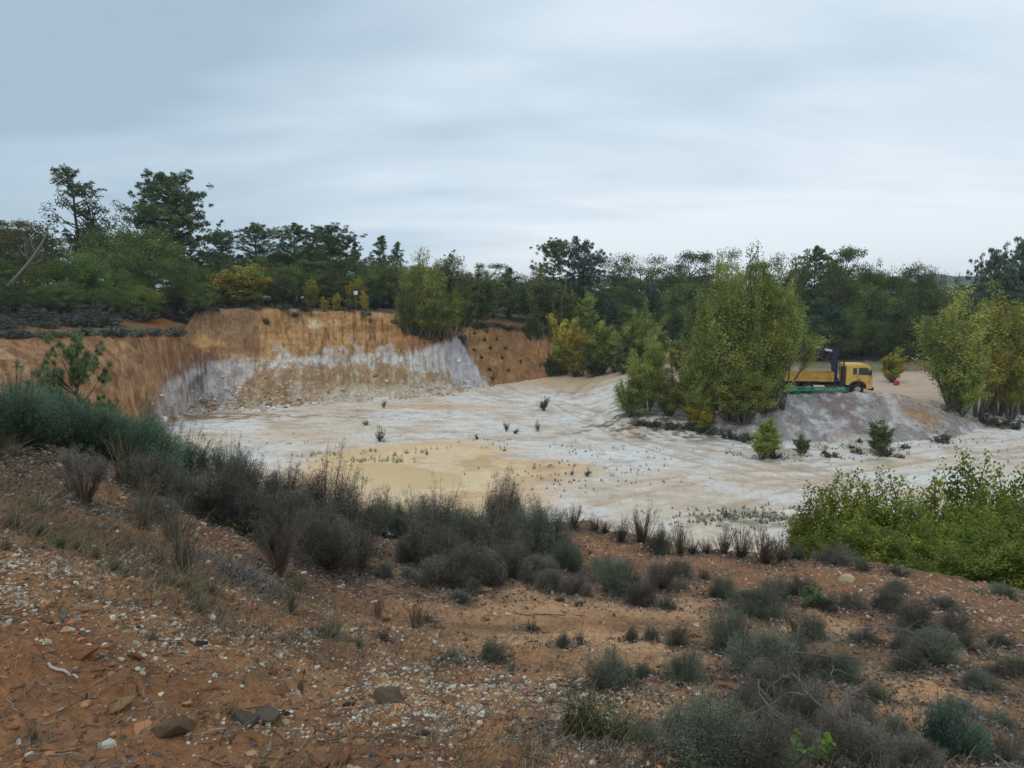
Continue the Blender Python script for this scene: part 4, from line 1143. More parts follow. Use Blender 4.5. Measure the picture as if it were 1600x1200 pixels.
# poplars on the cliff top
G1 = "poplars on the cliff top"
for (px, top, base, w, kd) in [(655,384,524,76,'B'),(690,420,527,84,'B'),(708,388,522,60,'b'),(722,430,520,52,'b'),(640,440,522,50,'B'),(672,455,528,70,'B')]:
    tree(px, top, 0, kd, w, G1, "yellow-green poplar on the cliff top above the white layer, {ord} from the left", "poplar_tree", base=base)
G2 = "yellow poplars at the foot of the far bank"
for (px, top, base, w, kd) in [(882,487,585,58,'y'),(908,493,588,48,'y'),(940,490,585,60,'g'),(898,530,588,46,'y'),(960,520,582,50,'g'),(985,500,582,60,'g'),(1003,462,580,64,'B'),(860,555,588,26,'w'),(1025,500,584,50,'g'),(1060,530,580,40,'g'),(872,532,584,36,'y'),(930,540,588,60,'w'),(975,540,584,50,'w')]:
    tree(px, top, 0, kd, w, G2, "yellowing poplar at the foot of the far bank, {ord} from the left", "poplar_tree", base=base)
G3 = "poplars in the middle of the quarry"
for (px, top, base, w, kd) in [(1012,512,640,78,'B'),(985,568,652,66,'B'),(1045,560,650,70,'B'),(1080,540,655,70,'B'),(1118,386,640,64,'B'),(1163,374,645,112,'B'),(1140,405,648,80,'B'),(1222,432,640,60,'K'),(1196,425,642,84,'B'),(1204,452,642,84,'K'),(1198,478,645,62,'K'),(1088,445,640,70,'B'),
                               (1140,470,655,110,'B'),(1168,520,655,80,'B'),(1095,590,668,50,'B'),(1160,560,662,90,'B'),(1110,510,650,90,'B'),(1190,400,635,90,'K')]:
    tree(px, top, 0, kd, w, G3, "poplar of the big green clump left of the truck, {ord} from the left", "poplar_tree", base=base)
G4 = "poplars by the right edge of the quarry"
for (px, top, base, w, kd) in [(1490,440,640,112,'B'),(1558,428,648,125,'Y'),(1528,490,652,90,'Y'),(1604,470,648,110,'Y'),(1650,440,640,110,'B'),(1500,540,650,80,'B'),(1580,550,655,70,'Y')]:
    tree(px, top, 0, kd, w, G4, "yellow-green poplar by the track right of the heap, {ord} from the left", "poplar_tree", base=base)
tree(1394, 540, 0, 'y', 36, "lone poplar", "single small orange-yellow poplar standing right of the truck", "poplar_tree", base=598)
for (px, top, base, w, kd, lb) in [(1190,648,716,62,'g',"yellow-green sapling at the left foot of the spoil heap"),(1376,652,708,52,'b',"thin sparse sapling in front of the spoil heap"),
                                   (1092,634,672,46,'y',"low yellow-green sapling at the foot of the big poplar clump"),(1252,676,712,26,'b',"small sparse sapling on the white ground before the heap")]:
    tree(px, top, 0, kd, w, "saplings round the heap", lb, "sapling", "sapling", base=base)
# near poplars below the lip on the right
G5 = "bright green poplars below the near bank"
for (px, top, Y, w) in [(1278,765,13.5,90),(1322,722,14.5,120),(1345,790,12.5,110),(1400,722,14.5,130),(1440,780,13,120),(1385,800,12,130),(1478,800,12.5,110),(1500,740,15.5,120),(1545,700,16.5,150),(1600,715,15,150),(1560,790,12.5,150),
                        (1640,760,13,150),(1520,840,11.5,120),(1600,830,11.5,140),(1440,840,11.5,110),(1300,830,12,90)]:
    tree(px, top, Y, 'N', w, G5, "bright green leafy poplar below the near right bank, {ord} from the left", "poplar_sapling", "poplar")
# pine sapling behind the dark broom
p_ = at(112, 560, 12.0)
tp = [proto_pine(77, [sr(118, 136, 92), sr(136, 150, 108)], start=.2, spread=.42, nb=50, tuft=90, leaf=.022, tr_=.024, tw=14, nw=.10)]
o = put("pine_sapling", tp, (p_[0], 12.0, gz(p_[0], 12.0)), 1.7, at(112, 552, 12.0)[2] - gz(p_[0], 12.0), ("trunk", "crown"))
tag(o, "young fluffy green pine rising behind the dark green broom", "pine sapling")
# leaning pale trunk at the left wood edge
cl = Cloud()
a0, a1 = at(12, 448, 69), at(66, 388, 69); a2 = at(78, 350, 69)
tt = np.linspace(0, 1, 7)[:, None]
pth = (1 - tt) ** 2 * a0 + 2 * tt * (1 - tt) * (a1 + (0, 0, -.3)) + tt ** 2 * a2
tubes(cl, pth[None], np.linspace(.2, .05, 7)[None], 7, sr(122, 116, 104))
tubes(cl, np.array([[pth[2], pth[2] + (.9, 0, .15), pth[2] + (1.6, 0, .5)], [pth[3], pth[3] + (-.3, 0, .9), pth[3] + (-.4, 0, 1.8)]]), .04, 5, sr(116, 110, 98))
o = link("leaning_trunk", cl.mesh("leaning_trunk", M['bark'], True)); tag(o, "pale bare birch trunk leaning to the right before the left wood", "dead tree")

# ------------------------------------------------------------------ distant wooded hill
n = 90
xs = np.linspace(-300, 1500, n * 2); ys = np.linspace(700, 1500, 60)
X, Yy = np.meshgrid(xs, ys)
Z = -30 + 66 * np.exp(-((X - 640) / 380) ** 2 - ((Yy - 1050) / 240) ** 2) + 5 * fbm(X / 60, Yy / 60, 4, 900)
idx = np.arange(X.size).reshape(X.shape)
F = np.stack([idx[:-1, :-1], idx[:-1, 1:], idx[1:, 1:], idx[1:, :-1]], -1).reshape(-1, 4)
cc = sr(54, 70, 52) * (1 + .5 * fbm(X / 14, Yy / 14, 3, 901))[..., None]
o = link("hills", np_mesh("hills", np.stack([X, Yy, Z], -1).reshape(-1, 3), F, cc.reshape(-1, 3), M['ground'], True))
tag(o, "distant wooded hill at the right skyline", kind='structure')

# ------------------------------------------------------------------ truck
import bmesh
PAINT = {'yellow': paint("cab_yellow_paint", (224,186,92), .5, 0, .55, (168,140,96), 2.2), 'ochre': paint("bed_ochre_paint", (208,158,74), .65, 0, .7, (142,104,64), 1.6),
         'navy': paint("crane_navy_paint", (34,40,64), .45, 0, .25, (70,70,76)), 'black': paint("black_rubber", (34,32,32), .85, 0, .5, (110,98,88), 4),
         'dark': paint("dark_steel", (44,42,42), .7, .2, .4, (96,80,66)), 'glass': paint("cab_glass", (40,52,50), .08, 0, .1, (90,90,84), spec=.6),
         'white': paint("white_label", (214,216,220), .5, 0, .2), 'rim': paint("pale_rim", (176,174,166), .6, .2, .4), 'green': paint("green_steel", (40,132,102), .5, 0, .35, (44,84,66), 2),
         'lamp': paint("lamp_glass", (220,214,196), .15, 0, .1), 'red': paint("red_plastic", (178,44,38), .5, 0, .15), 'blue': paint("blue_white_tarp", (196,208,224), .5, 0, .9, (60,100,160), 5),
         'wood': paint("grey_wood", (150,132,112), .9, 0, .6, (104,90,76), 12), 'sheet': paint("sign_white", (222,224,226), .5)}
class BM:
    def __init__(s): s.bm = bmesh.new()
    def box(s, x0, x1, y0, y1, z0, z1, bev=.012):
        r = bmesh.ops.create_cube(s.bm, size=1)
        bmesh.ops.scale(s.bm, vec=(x1 - x0, y1 - y0, z1 - z0), verts=r['verts'])
        bmesh.ops.translate(s.bm, vec=((x0 + x1) / 2, (y0 + y1) / 2, (z0 + z1) / 2), verts=r['verts'])
        if bev:
            es = list({e for v in r['verts'] for e in v.link_edges})
            bmesh.ops.bevel(s.bm, geom=es, offset=min(bev, .3 * min(x1-x0, y1-y0, z1-z0)), segments=2, affect='EDGES', profile=.6)
        return s
    def prism(s, prof, y0, y1, bev=.0):
        a = [s.bm.verts.new((p[0], y0, p[1])) for p in prof]; b = [s.bm.verts.new((p[0], y1, p[1])) for p in prof]
        f0 = s.bm.faces.new(a); f1 = s.bm.faces.new(b[::-1])
        for i in range(len(a)):
            j = (i + 1) % len(a); s.bm.faces.new((a[j], a[i], b[i], b[j]))
        if bev:
            es = list(f0.edges) + list(f1.edges)
            bmesh.ops.bevel(s.bm, geom=es, offset=bev, segments=3, affect='EDGES', profile=.6)
        return s
    def bar(s, p, q, w=.03, sides=4):
        p, q = Vector(p), Vector(q); d = q - p
        r = bmesh.ops.create_cone(s.bm, cap_ends=True, segments=sides, radius1=w, radius2=w, depth=d.length)
        mt = Matrix.Translation((p + q) / 2) @ d.to_track_quat('Z', 'Y').to_matrix().to_4x4()
        bmesh.ops.transform(s.bm, matrix=mt, verts=r['verts']); return s
    def disc(s, c, r0, y0, y1, seg=28, r1=None):
        r = bmesh.ops.create_cone(s.bm, cap_ends=True, segments=seg, radius1=r0, radius2=r0 if r1 is None else r1, depth=y1 - y0)
        mt = Matrix.Translation((c[0], (y0 + y1) / 2, c[1])) @ Matrix.Rotation(-math.pi / 2, 4, 'X')
        bmesh.ops.transform(s.bm, matrix=mt, verts=r['verts']); return s
    def out(s, name, mat, parent=None):
        bmesh.ops.recalc_face_normals(s.bm, faces=s.bm.faces)
        me = bpy.data.meshes.new(name); s.bm.to_mesh(me); s.bm.free()
        me.materials.append(mat if not isinstance(mat, str) else PAINT[mat])
        return link(name, me, parent)

TX, TY = at(1334, 600, 68.5)[0], 68.5
TZ = gz(TX, TY)
def build_truck():
    t = thing("crane_truck", (TX, TY, TZ), R(-9))
    tag(t, "yellow flatbed truck with dark blue folded crane behind the cab", "truck")
    # cab, seen from its right side (-y)
    prof = [(-1.1,.95),(-1.1,2.86),(-1.0,2.95),(.95,2.92),(1.06,2.82),(1.22,1.95),(1.34,1.80),(1.34,.62),(.72,.62),(.66,1.02),(.36,1.26),(-.3,1.30),(-.66,1.1),(-.72,.95)]
    BM().prism(prof, -1.22, 1.22, .05).out("cab", 'yellow', t)
    BM().prism([(-1.04,2.95),(-.95,3.02),(.8,3.0),(.93,2.92)], -1.1, 1.1, .03).out("cab_roof", 'yellow', t)
    for sy in (-1, 1):
        y0, y1 = (1.222, 1.235) if sy > 0 else (-1.235, -1.222)
        w = BM().prism([(.02,1.98),(.02,2.68),(.86,2.66),(1.0,2.3),(1.08,1.98)], y0, y1).out("side_window", 'glass', t)
        BM().prism([(-.52,2.02),(-.52,2.66),(-.16,2.66),(-.16,2.02)], y0, y1).out("side_window", 'glass', t)
        BM().prism([(-1.02,2.1),(-1.02,2.6),(-.72,2.6),(-.72,2.1)], y0, y1).out("side_window", 'glass', t)
        d = BM().box(-.08, -.055, min(y0, y1) - .004, max(y0, y1) + .004, 1.3, 2.78, 0).box(1.08, 1.1, min(y0, y1) - .004, max(y0, y1) + .004, 1.2, 1.95, 0).box(-.08, 1.1, min(y0, y1) - .004, max(y0, y1) + .004, 1.285, 1.3, 0).out("door_seam", 'dark', t)
        BM().box(.04, .22, sy * 1.235 - .02, sy * 1.235 + .02, 1.5, 1.58, .005).out("door_handle", 'black', t)
        BM().box(1.0, 1.12, sy * 1.45 - .1, sy * 1.45 + .1, 2.0, 2.5, .03).bar((1.05, sy * 1.22, 2.55), (1.06, sy * 1.45, 2.45), .02).bar((1.05, sy * 1.22, 1.9), (1.06, sy * 1.45, 2.05), .02).out("mirror", 'dark', t)
        BM().prism([(-.82,.62),(-.78,1.05),(-.5,1.33),(0,1.42),(.45,1.33),(.72,1.05),(.78,.62),(.68,.62),(.62,1.0),(.4,1.2),(0,1.28),(-.42,1.2),(-.66,1.0),(-.7,.62)], sy * 1.0 if sy > 0 else -1.3, sy * 1.3 if sy > 0 else -1.0).out("fender", 'dark', t)
        BM().disc((0, 0), .09, 0, .05).out("headlight", 'lamp', t).location = (1.345, sy * .85, .98)
        t.children[-1].rotation_euler = (0, 0, R(-90))
    BM().prism([(1.1,1.98),(1.03,2.72),(1.055,2.73),(1.245,1.98)], -1.05, 1.05).out("windscreen", 'glass', t)
    BM().box(1.345, 1.37, -.75, .75, 1.15, 1.6, .01).out("grille", 'dark', t)
    BM().box(1.2, 1.48, -1.22, 1.22, .45, .78, .04).out("bumper", 'dark', t)
    # chassis and gear behind the cab
    c = BM()
    for y in (-.42, .42): c.box(-8.6, 1.2, y - .05, y + .05, .82, 1.08, .01)
    for x in (-1.4, -3.2, -5, -6.8, -8.4): c.box(x - .05, x + .05, -.37, .37, .86, 1.04, 0)
    c.box(-2.9, -1.9, -1.15, -.55, .55, 1.0, .05).box(-1.75, -1.2, -1.2, -.6, .7, 1.3, .05)
    c.out("chassis", 'dark', t)
    e = BM().box(-1.5, -1.18, -1.1, -.7, 1.2, 2.75, .05).disc((0, 0), .001, 0, .001)
    e.bar((-1.33, -1.0, 2.7), (-1.33, -1.0, 3.25), .07, 10).bar((-1.33, -1.0, 3.25), (-1.5, -1.0, 3.35), .07, 10)
    e.out("exhaust_stack", 'dark', t)
    g = BM()
    for y in (-1.15, -.6, 0, .6, 1.15): g.bar((-1.62, y, 1.1), (-1.62, y, 3.05), .025, 6)
    for z in (1.5, 2.1, 2.6, 3.05): g.bar((-1.62, -1.15, z), (-1.62, 1.15, z), .025, 6)
    g.out("guard_rack", 'dark', t)
    # wheels
    def wheel(x, sy):
        y0, y1 = sy * 1.22 - (.32 if sy > 0 else 0), sy * 1.22 + (.32 if sy < 0 else 0)
        b = BM().disc((0, 0), .56, y0 + .03, y1 - .03, 36).disc((0, 0), .50, y0, y1, 36)
        for k in range(30):
            a = k * 2 * math.pi / 30
            b.bar((.56 * math.cos(a), y0 + .04, .56 * math.sin(a)), (.56 * math.cos(a + .06), y1 - .04, .56 * math.sin(a + .06)), .018)
        o = b.out("wheel", 'black', t); o.location = (x, 0, .56)
        yo = y0 if sy < 0 else y1
        r = BM().disc((0, 0), .27, yo - .02, yo + .02, 28).disc((0, 0), .12, yo - .09, yo + .09, 16)
        for k in range(8):
            a = k * math.pi / 4; r.disc((.19 * math.cos(a), .19 * math.sin(a)), .02, yo - .035, yo + .035, 6)
        r.out("rim", 'rim', o)
    for x in (0, -4.6, -5.95):
        for sy in (-1, 1): wheel(x, sy)
    # flat bed with drop sides
    BM().box(-8.8, -2.25, -1.25, 1.25, 1.14, 1.26, .01).out("bed_floor", 'dark', t)
    for y in (-1.27, 1.27):
        b = BM().box(-8.8, -2.25, y - .03, y + .03, 1.262, 2.08, .01)
        s_ = -.045 if y < 0 else .045
        for z in (1.30, 1.66, 2.03): b.box(-8.8, -2.25, y + s_ - .02, y + s_ + .02, z, z + .045, .005)
        for x in (-8.7, -6.6, -4.45, -2.36): b.box(x, x + .09, y + s_ - .025, y + s_ + .025, 1.27, 2.1, .005)
        b.out("side_board", 'ochre', t)
    BM().box(-2.31, -2.25, -1.23, 1.23, 1.262, 2.2, .01).out("front_board", 'ochre', t)
    BM().box(-8.8, -8.74, -1.23, 1.23, 1.262, 2.08, .01).out("tail_board", 'ochre', t)
    # crane
    BM().box(-2.15, -1.7, -1.0, 1.0, 1.1, 1.5, .04).disc((-1.92, 1.5), .3, -.3, .3, 20).out("crane_base", 'navy', t)
    BM().prism([(-2.14,1.5),(-1.72,1.5),(-1.66,3.2),(-1.72,4.0),(-2.1,4.1),(-2.2,3.4)], -.22, .22, .03).out("crane_column", 'navy', t)
    b = BM().prism([(-1.55,3.72),(-1.6,4.25),(-1.85,4.42),(-3.95,4.78),(-4.1,4.5),(-2.2,3.95)], -.2, .2, .03)
    b.bar((-1.95, 0, 2.6), (-3.0, 0, 4.2), .06, 10)
    bo = b.out("crane_boom", 'navy', t)
    BM().prism([(-2.25,4.17),(-2.32,4.36),(-2.95,4.47),(-2.9,4.26)], -.225, -.205).out("label_plate", 'white', bo)
    BM().prism([(-3.42,4.46),(-3.44,4.64),(-3.84,4.71),(-3.82,4.54)], -.225, -.205).out("label_plate", 'white', bo)
    BM().prism([(-3.9,4.72),(-3.95,4.52),(-6.7,4.0),(-6.75,4.16)], -.1, .1, .02).bar((-4.2, -.14, 4.74), (-5.9, -.14, 4.42), .035, 8).out("crane_jib", 'navy', t)
    # small tarped bundle on the bed
    rng = np.random.default_rng(5)
    bm = bmesh.new(); bmesh.ops.create_icosphere(bm, subdivisions=4, radius=1)
    for v in bm.verts:
        c_ = v.co; p = max(abs(c_.x), abs(c_.y), abs(c_.z)); c_ *= (1 / p) ** .55
        v.co = Vector((c_.x * .72, c_.y * .55, c_.z * .62)) + v.normal * .05 * math.sin(c_.x * 9 + c_.z * 5) * math.cos(c_.y * 7)
    me = bpy.data.meshes.new("tarp_bundle"); bm.to_mesh(me); bm.free(); me.materials.append(PAINT['blue'])
    for p in me.polygons: p.use_smooth = True
    o = link("tarp_bundle", me)
    q = t.matrix_basis @ Vector((-6.75, .3, 0)); q = Matrix.Rotation(R(-9), 4, 'Z') @ Vector((-6.75, .3, 0))
    o.location = (TX + q.x, TY + q.y, TZ + 1.26 + .82); o.rotation_euler = (0, 0, R(-9)); o.scale = (1, 1, 1.35)
    tag(o, "blue and white wrapped bundle on the truck bed behind the leaves", "bundle")
build_truck()

def mast(name, L, S, Hh, px, py, Y, rz, label, ry=0.0, rad=.035):
    cl_ = BM()
    for y in (-S / 2, S / 2):
        for z in (0, Hh): cl_.bar((0, y, z), (L, y, z), rad, 6)
    t = thing(name, (0, 0, 0), rz)
    cl_.out("chord", 'green', t)
    n_ = max(2, int(L / max(Hh, .6)))
    lc = BM()
    for i in range(n_ + 1):
        x = L * i / n_
        for y in (-S / 2, S / 2): lc.bar((x, y, 0), (x, y, Hh), rad * .7, 5)
        for z in (0, Hh): lc.bar((x, -S / 2, z), (x, S / 2, z), rad * .7, 5)
        if i < n_:
            x2 = L * (i + 1) / n_
            for y in (-S / 2, S / 2): lc.bar((x, y, 0 if i % 2 else Hh), (x2, y, Hh if i % 2 else 0), rad * .7, 5)
            for z in (0, Hh): lc.bar((x, -S / 2, z), (x2, S / 2, z), rad * .7, 5)
    lc.out("lacing", 'green', t)
    p = at(px, py, Y)
    t.location = (p[0], Y, gz(p[0] + L / 2, Y) + .05 + ry)
    tag(t, label, "mast section", "green steel mast sections")
    return t
mast("mast_section", 5.4, 1.0, .55, 1248, 610, 65.4, R(-2), "boxy green steel lattice section lying lowest in front of the truck", .0)
mast("mast_section", 7.5, .8, .28, 1200, 600, 66.6, R(-4), "long flat green lattice section under the truck's side board", .75)
mast("mast_section", 3.7, .6, .18, 1278, 606, 64.6, R(-5), "short thin green frame reaching to the front wheel", .32, .05)
mast("mast_section", 5.0, 1.0, .8, 1190, 608, 66.2, R(3), "green lattice section half hidden behind the poplar leaves", 0)
# red can
p = hit(1400, 602)
b = BM().box(-.28, .28, -.18, .18, 0, .42, .08); b.bar((-.15, 0, .42), (-.15, 0, .56), .03, 8).bar((.15, 0, .42), (.15, 0, .56), .03, 8).bar((-.15, 0, .55), (.15, 0, .55), .03, 8).bar((.2, 0, .4), (.32, 0, .52), .04, 8)
o = b.out("fuel_can", 'red'); o.location = p; o.rotation_euler = (0, .3, .4)
tag(o, "small red can on the pale ground right of the truck", "can")
# white notice on a post on the cliff top
x_ = at(556, 460, 87)[0]; zg = gz(x_, 87)
t = thing("notice_sign", (x_, 87, zg)); tag(t, "small white notice on a thin post on the cliff top", "sign")
zt_ = at(556, 458, 87)[2] - zg
BM().bar((0, 0, -.1), (0, 0, zt_ + .1), .04, 8).out("post", 'wood', t)
BM().box(-.26, .26, -.06, -.04, zt_ - .2, zt_ + .26, .004).out("panel", 'sheet', t)

# ------------------------------------------------------------------ stones
def rock_mesh(seed, col, col2, flat=.6, n=11, sub=2, angular=True):
    rng = np.random.default_rng(seed)
    bm = bmesh.new()
    P = np.clip(unit(rng.normal(size=(n, 3))) * rng.uniform(.8, 1.25, (n, 1)), -.72, .62) * (.62, .62, .62 * flat)
    if not angular: P = unit(P)*(.5,.45,.5*flat)
    for q in P: bm.verts.new(q)
    bmesh.ops.convex_hull(bm, input=bm.verts)
    for v in [v for v in bm.verts if not v.link_faces]: bm.verts.remove(v)
    bmesh.ops.bevel(bm, geom=list(bm.edges), offset=.022, segments=2, affect='EDGES', profile=.5)
    bmesh.ops.triangulate(bm, faces=bm.faces)
    bmesh.ops.subdivide_edges(bm, edges=[e for e in bm.edges if e.calc_length() > .12], cuts=2, use_grid_fill=True)
    bmesh.ops.triangulate(bm, faces=bm.faces)
    V = np.array([v.co for v in bm.verts]); F = np.array([[v.index for v in f.verts] for f in bm.faces]) if False else None
    bm.verts.index_update()
    F = np.array([[v.index for v in f.verts] for f in bm.faces]); bm.free()
    nn = fbm(V[:, 0] * 7 + V[:, 2] * 5 + seed, V[:, 1] * 7 - V[:, 2] * 4, 4, seed)
    V = V * (1 + .07 * nn[:, None])
    c = np.asarray(col) * (1 - .5 * (sstep(0, .5, fbm(V[:, 0] * 4 + seed, V[:, 1] * 4 + V[:, 2] * 6, 3, seed + 3)))[:, None]) + np.asarray(col2) * .5 * (sstep(0, .5, fbm(V[:, 0] * 4 + seed, V[:, 1] * 4 + V[:, 2] * 6, 3, seed + 3)))[:, None]
    return np_mesh("stone", V, F, c, M['stone'])
stones = [
 (128,1022,46,22,(196,130,84),"orange slab-like stone on the gravel at the left",.5),(190,1102,26,32,(212,166,112),"cream pointed stone standing in the brown soil at lower left",.6),
 (268,1138,56,38,(132,104,72),"flat olive-brown stone near the lower left",.55),(376,1122,62,40,(112,98,86),"dark grey slab with a split, left half",.5),(412,1122,44,56,(118,102,88),"dark grey slab with a split, right half",.5),
 (616,1108,66,46,(116,94,74),"blocky grey-brown stone in the middle foreground",.75),(545,1112,32,26,(86,62,46),"small dark brown block left of the blocky grey-brown stone",.8),(595,1120,11,11,(214,176,134),"tiny cream pebble under the blocky grey-brown stone",.9),
 (532,1196,30,34,(200,142,104),"pinkish upright stone at the bottom edge",1.1),(594,1198,64,24,(196,134,92),"long tan stone at the bottom edge",.4),(480,1196,14,12,(210,160,104),"small yellow pebble at the bottom edge, left one",.8),(508,1198,16,14,(206,156,104),"small yellow pebble at the bottom edge beside the pinkish stone",.8),
 (289,980,12,16,(200,124,84),"small orange stone standing on edge at the end of the gravel",1.2),(280,980,13,12,(206,204,192),"round white pebble beside the small orange standing stone",.9),(60,1014,16,16,(206,152,96),"yellow-orange stone left of the orange slab",.9),
 (2,1010,12,22,(176,188,170),"pale greenish stone at the left picture edge",1.0),(326,1044,22,12,(202,140,92),"flat orange stone right of the dead grass",.6),(213,1026,28,16,(178,118,80),"reddish flat stone right of the orange slab",.6),
 (292,1010,52,18,(86,66,62),"dark purple-brown stone below the end of the gravel",.45),(760,924,22,14,(186,142,86),"yellow-brown stone at the foot of the middle thicket",.7),(873,940,16,13,(96,76,60),"dark round stone on the sandy patch, left of a pair",.9),
 (906,946,15,11,(92,72,58),"dark round stone on the sandy patch, right of a pair",.9),(720,988,13,11,(192,138,76),"ochre stone with white top in the middle gravel",.9),(603,970,12,10,(190,140,76),"small ochre stone left in the middle gravel",.9),
 (760,968,10,9,(188,134,74),"small ochre stone right in the middle gravel",.9),(684,980,26,12,(150,108,70),"flat brown stone in the middle gravel",.6),(436,1088,16,22,(194,128,84),"orange splinter beside the dark slab",1.0),(446,1044,14,10,(200,138,92),"orange splinter above the dark slab",.6),
 (425,1050,16,12,(190,128,82),"flat orange chip above the dark slab",.6),(820,1028,12,10,(206,150,96),"orange pebble right of the middle gravel",.8),(1325,908,26,22,(196,180,138),"pale yellow crumbling stone on the right slope",.8),(1085,1002,24,14,(104,72,52),"dark red-brown clod between two small shrubs",.7),
 (452,1120,18,22,(84,70,78),"violet-grey stone right of the dark slab",.8),(668,1172,26,14,(196,140,96),"orange flake at the lower middle",.5),(684,1188,30,14,(202,148,100),"tan flake at the lower middle",.5),(660,1150,34,12,(92,72,80),"violet dark stone at the lower middle",.5),
 (1362,915,12,8,(198,186,150),"pale stone right of the crumbling stone",.7),(1232,1006,8,6,(200,196,186),"tiny white stone below the pale stick",.7),(70,905,20,14,(190,186,172),"pale flat stone in the gravel at the left",.6),(100,962,20,14,(168,160,140),"greyish stone in the middle of the left gravel",.6),
 (150,1000,10,9,(204,196,170),"small white stone behind the orange slab",.8),(820,1128,12,9,(206,188,160),"small pale stone at the lower right of the gravel",.7)]
for i, (px, py, w, h, c_, lb, fl) in enumerate(stones):
    p = hit(px, min(py, 1199) if py < 1199 else py)
    dep = p.y * CP - p.z * SP; s_ = w * dep / FOC * 1.3
    o = link("stone", rock_mesh(100 + i, sr(*c_), sr(*[v * .72 for v in c_]), fl if fl < 1 else .95, angular=True))
    o.scale = (s_, s_ * .85, max(h * dep / FOC / max(fl if fl < 1 else .95, .4) * 1.0, .2 * s_))
    if fl <= .6: o.scale = (s_ * 1.1, max(h * dep / FOC * 1.7, .5 * s_), s_ * .62)
    o.location = (p.x, p.y, p.z + .16 * o.scale[2] * fl); o.rotation_euler = (rnd.uniform(-.25, .25), rnd.uniform(-.2, .2), rnd.uniform(-.5, .5))
    tag(o, lb, "stone")

def ground_scatter(rng, n, dens, y0=1.2, y1=11.5):
    """random points on the near hillside, accepted by a density function of photograph-like azimuth and distance"""
    X = []; Yv = []
    tot = 0
    while tot < n:
        m_ = 40000
        px = rng.uniform(-150, 1750, m_); Y_ = np.exp(rng.uniform(math.log(y0), math.log(y1), m_))
        x_ = (px - 800) / FOC * Y_ * 1.05
        d_ = dens(x_, Y_)
        k = rng.uniform(0, 1, m_) < d_
        lipk = Y_ < np.interp(px, LPX, LY)
        k &= lipk
        X.append(x_[k]); Yv.append(Y_[k]); tot += k.sum()
        if m_ and k.sum() == 0: break
    x_ = np.concatenate(X)[:n]; y_ = np.concatenate(Yv)[:n]
    return x_, y_, height(x_, y_, micro=True)
GB = [(60,880,1.3,.45,1.0),(170,930,.9,.32,1.0),(230,905,.6,.3,1.0),(20,930,.6,.3,1.0),(270,980,.35,.16,.7),(200,985,.3,.1,.5),(620,1050,1.1,.5,.8),(750,1080,1.1,.5,.9),(820,1120,.7,.35,.9),(880,1060,.6,.3,.5),(420,1030,.8,.4,.5),(550,1000,1.0,.4,.5),
      (700,1150,.7,.3,.6),(30,740,1.6,.7,.3),(1400,920,1.8,.6,.35),(1550,960,1.4,.7,.5),(1200,880,1.5,.4,.25),(680,1000,1.0,.4,.5),(930,1150,.5,.3,.4),(1000,1190,.4,.2,.3),(1560,1020,.9,.4,.4)]
def gdens(x, y):
    d = np.full(x.shape, .018)
    for (px, py, rx, ry, f) in GB: d = np.maximum(d, f * blob(px, py, rx, ry, x, y))
    return d ** 1.3 * (.25 + 1.0 * sstep(-.2, .25, fbm(x / .3, y / .3, 3, 650)))
def pebbles(seed, n, smin, smax, cols, name, label, dens, sink=.42, y0=1.2, pts_=None):
    rng = np.random.default_rng(seed)
    x, y, z = ground_scatter(rng, n, dens, y0) if pts_ is None else pts_; n = len(x)
    ico = bmesh.new(); bmesh.ops.create_icosphere(ico, subdivisions=1, radius=1); ico.verts.index_update()
    bv = np.array([v.co for v in ico.verts]); bf = np.array([[v.index for v in f.verts] for f in ico.faces]); ico.free()
    s = np.exp(rng.normal(0, .6, n)) * smin; s = np.clip(s, smin * .4, smax)
    sc_ = np.stack([s * rng.uniform(.8, 1.3, n), s * rng.uniform(.6, 1.0, n), s * rng.uniform(.4, .75, n)], -1)
    V = bv[None] * (1 + .28 * rng.uniform(-1, 1, (n, len(bv), 1))) * sc_[:, None]
    a = rng.uniform(0, 6.28, n); ca, sa = np.cos(a)[:, None], np.sin(a)[:, None]
    tl = rng.uniform(-.4, .4, n)[:, None]
    vx = V[..., 0] * ca - V[..., 1] * sa; vy = V[..., 0] * sa + V[..., 1] * ca
    V = np.stack([vx + x[:, None], vy + y[:, None], V[..., 2] + tl * V[..., 0] + (z + sc_[:, 2] * (1 - 2 * sink))[:, None]], -1)
    Fa = (bf[None] + (np.arange(n) * len(bv))[:, None, None]).reshape(-1, 3)
    col = np.repeat(pick(rng, cols, n, .2), len(bv), axis=0)
    o = link(name, np_mesh(name, V.reshape(-1, 3), Fa, col, M['pebble'], False))
    tag(o, label, name.replace("_", " "), kind='stuff')
pebbles(1, 18000, .0050, .017, [sr(182,172,152), sr(162,150,130), sr(196,188,172), sr(174,146,112), sr(150,130,106), sr(144,106,78)], "white_gravel", "white and cream gravel strewn over the brown soil", gdens)
pebbles(2, 17000, .0055, .024, [sr(132,92,66), sr(150,102,70), sr(108,80,66), sr(90,74,70), sr(172,122,84), sr(120,78,58)], "brown_gravel", "rust brown grit scattered on the soil",
        lambda x, y: .25 + .5 * sstep(-.2, .4, fbm(x / .6, y / .6, 3, 651)))
pebbles(3, 700, .012, .03, [sr(160,112,76), sr(190,140,98), sr(112,84,68), sr(190,180,160), sr(96,74,66)], "rubble", "larger stones strewn among the gravel", lambda x, y: .12 + .5 * gdens(x, y))

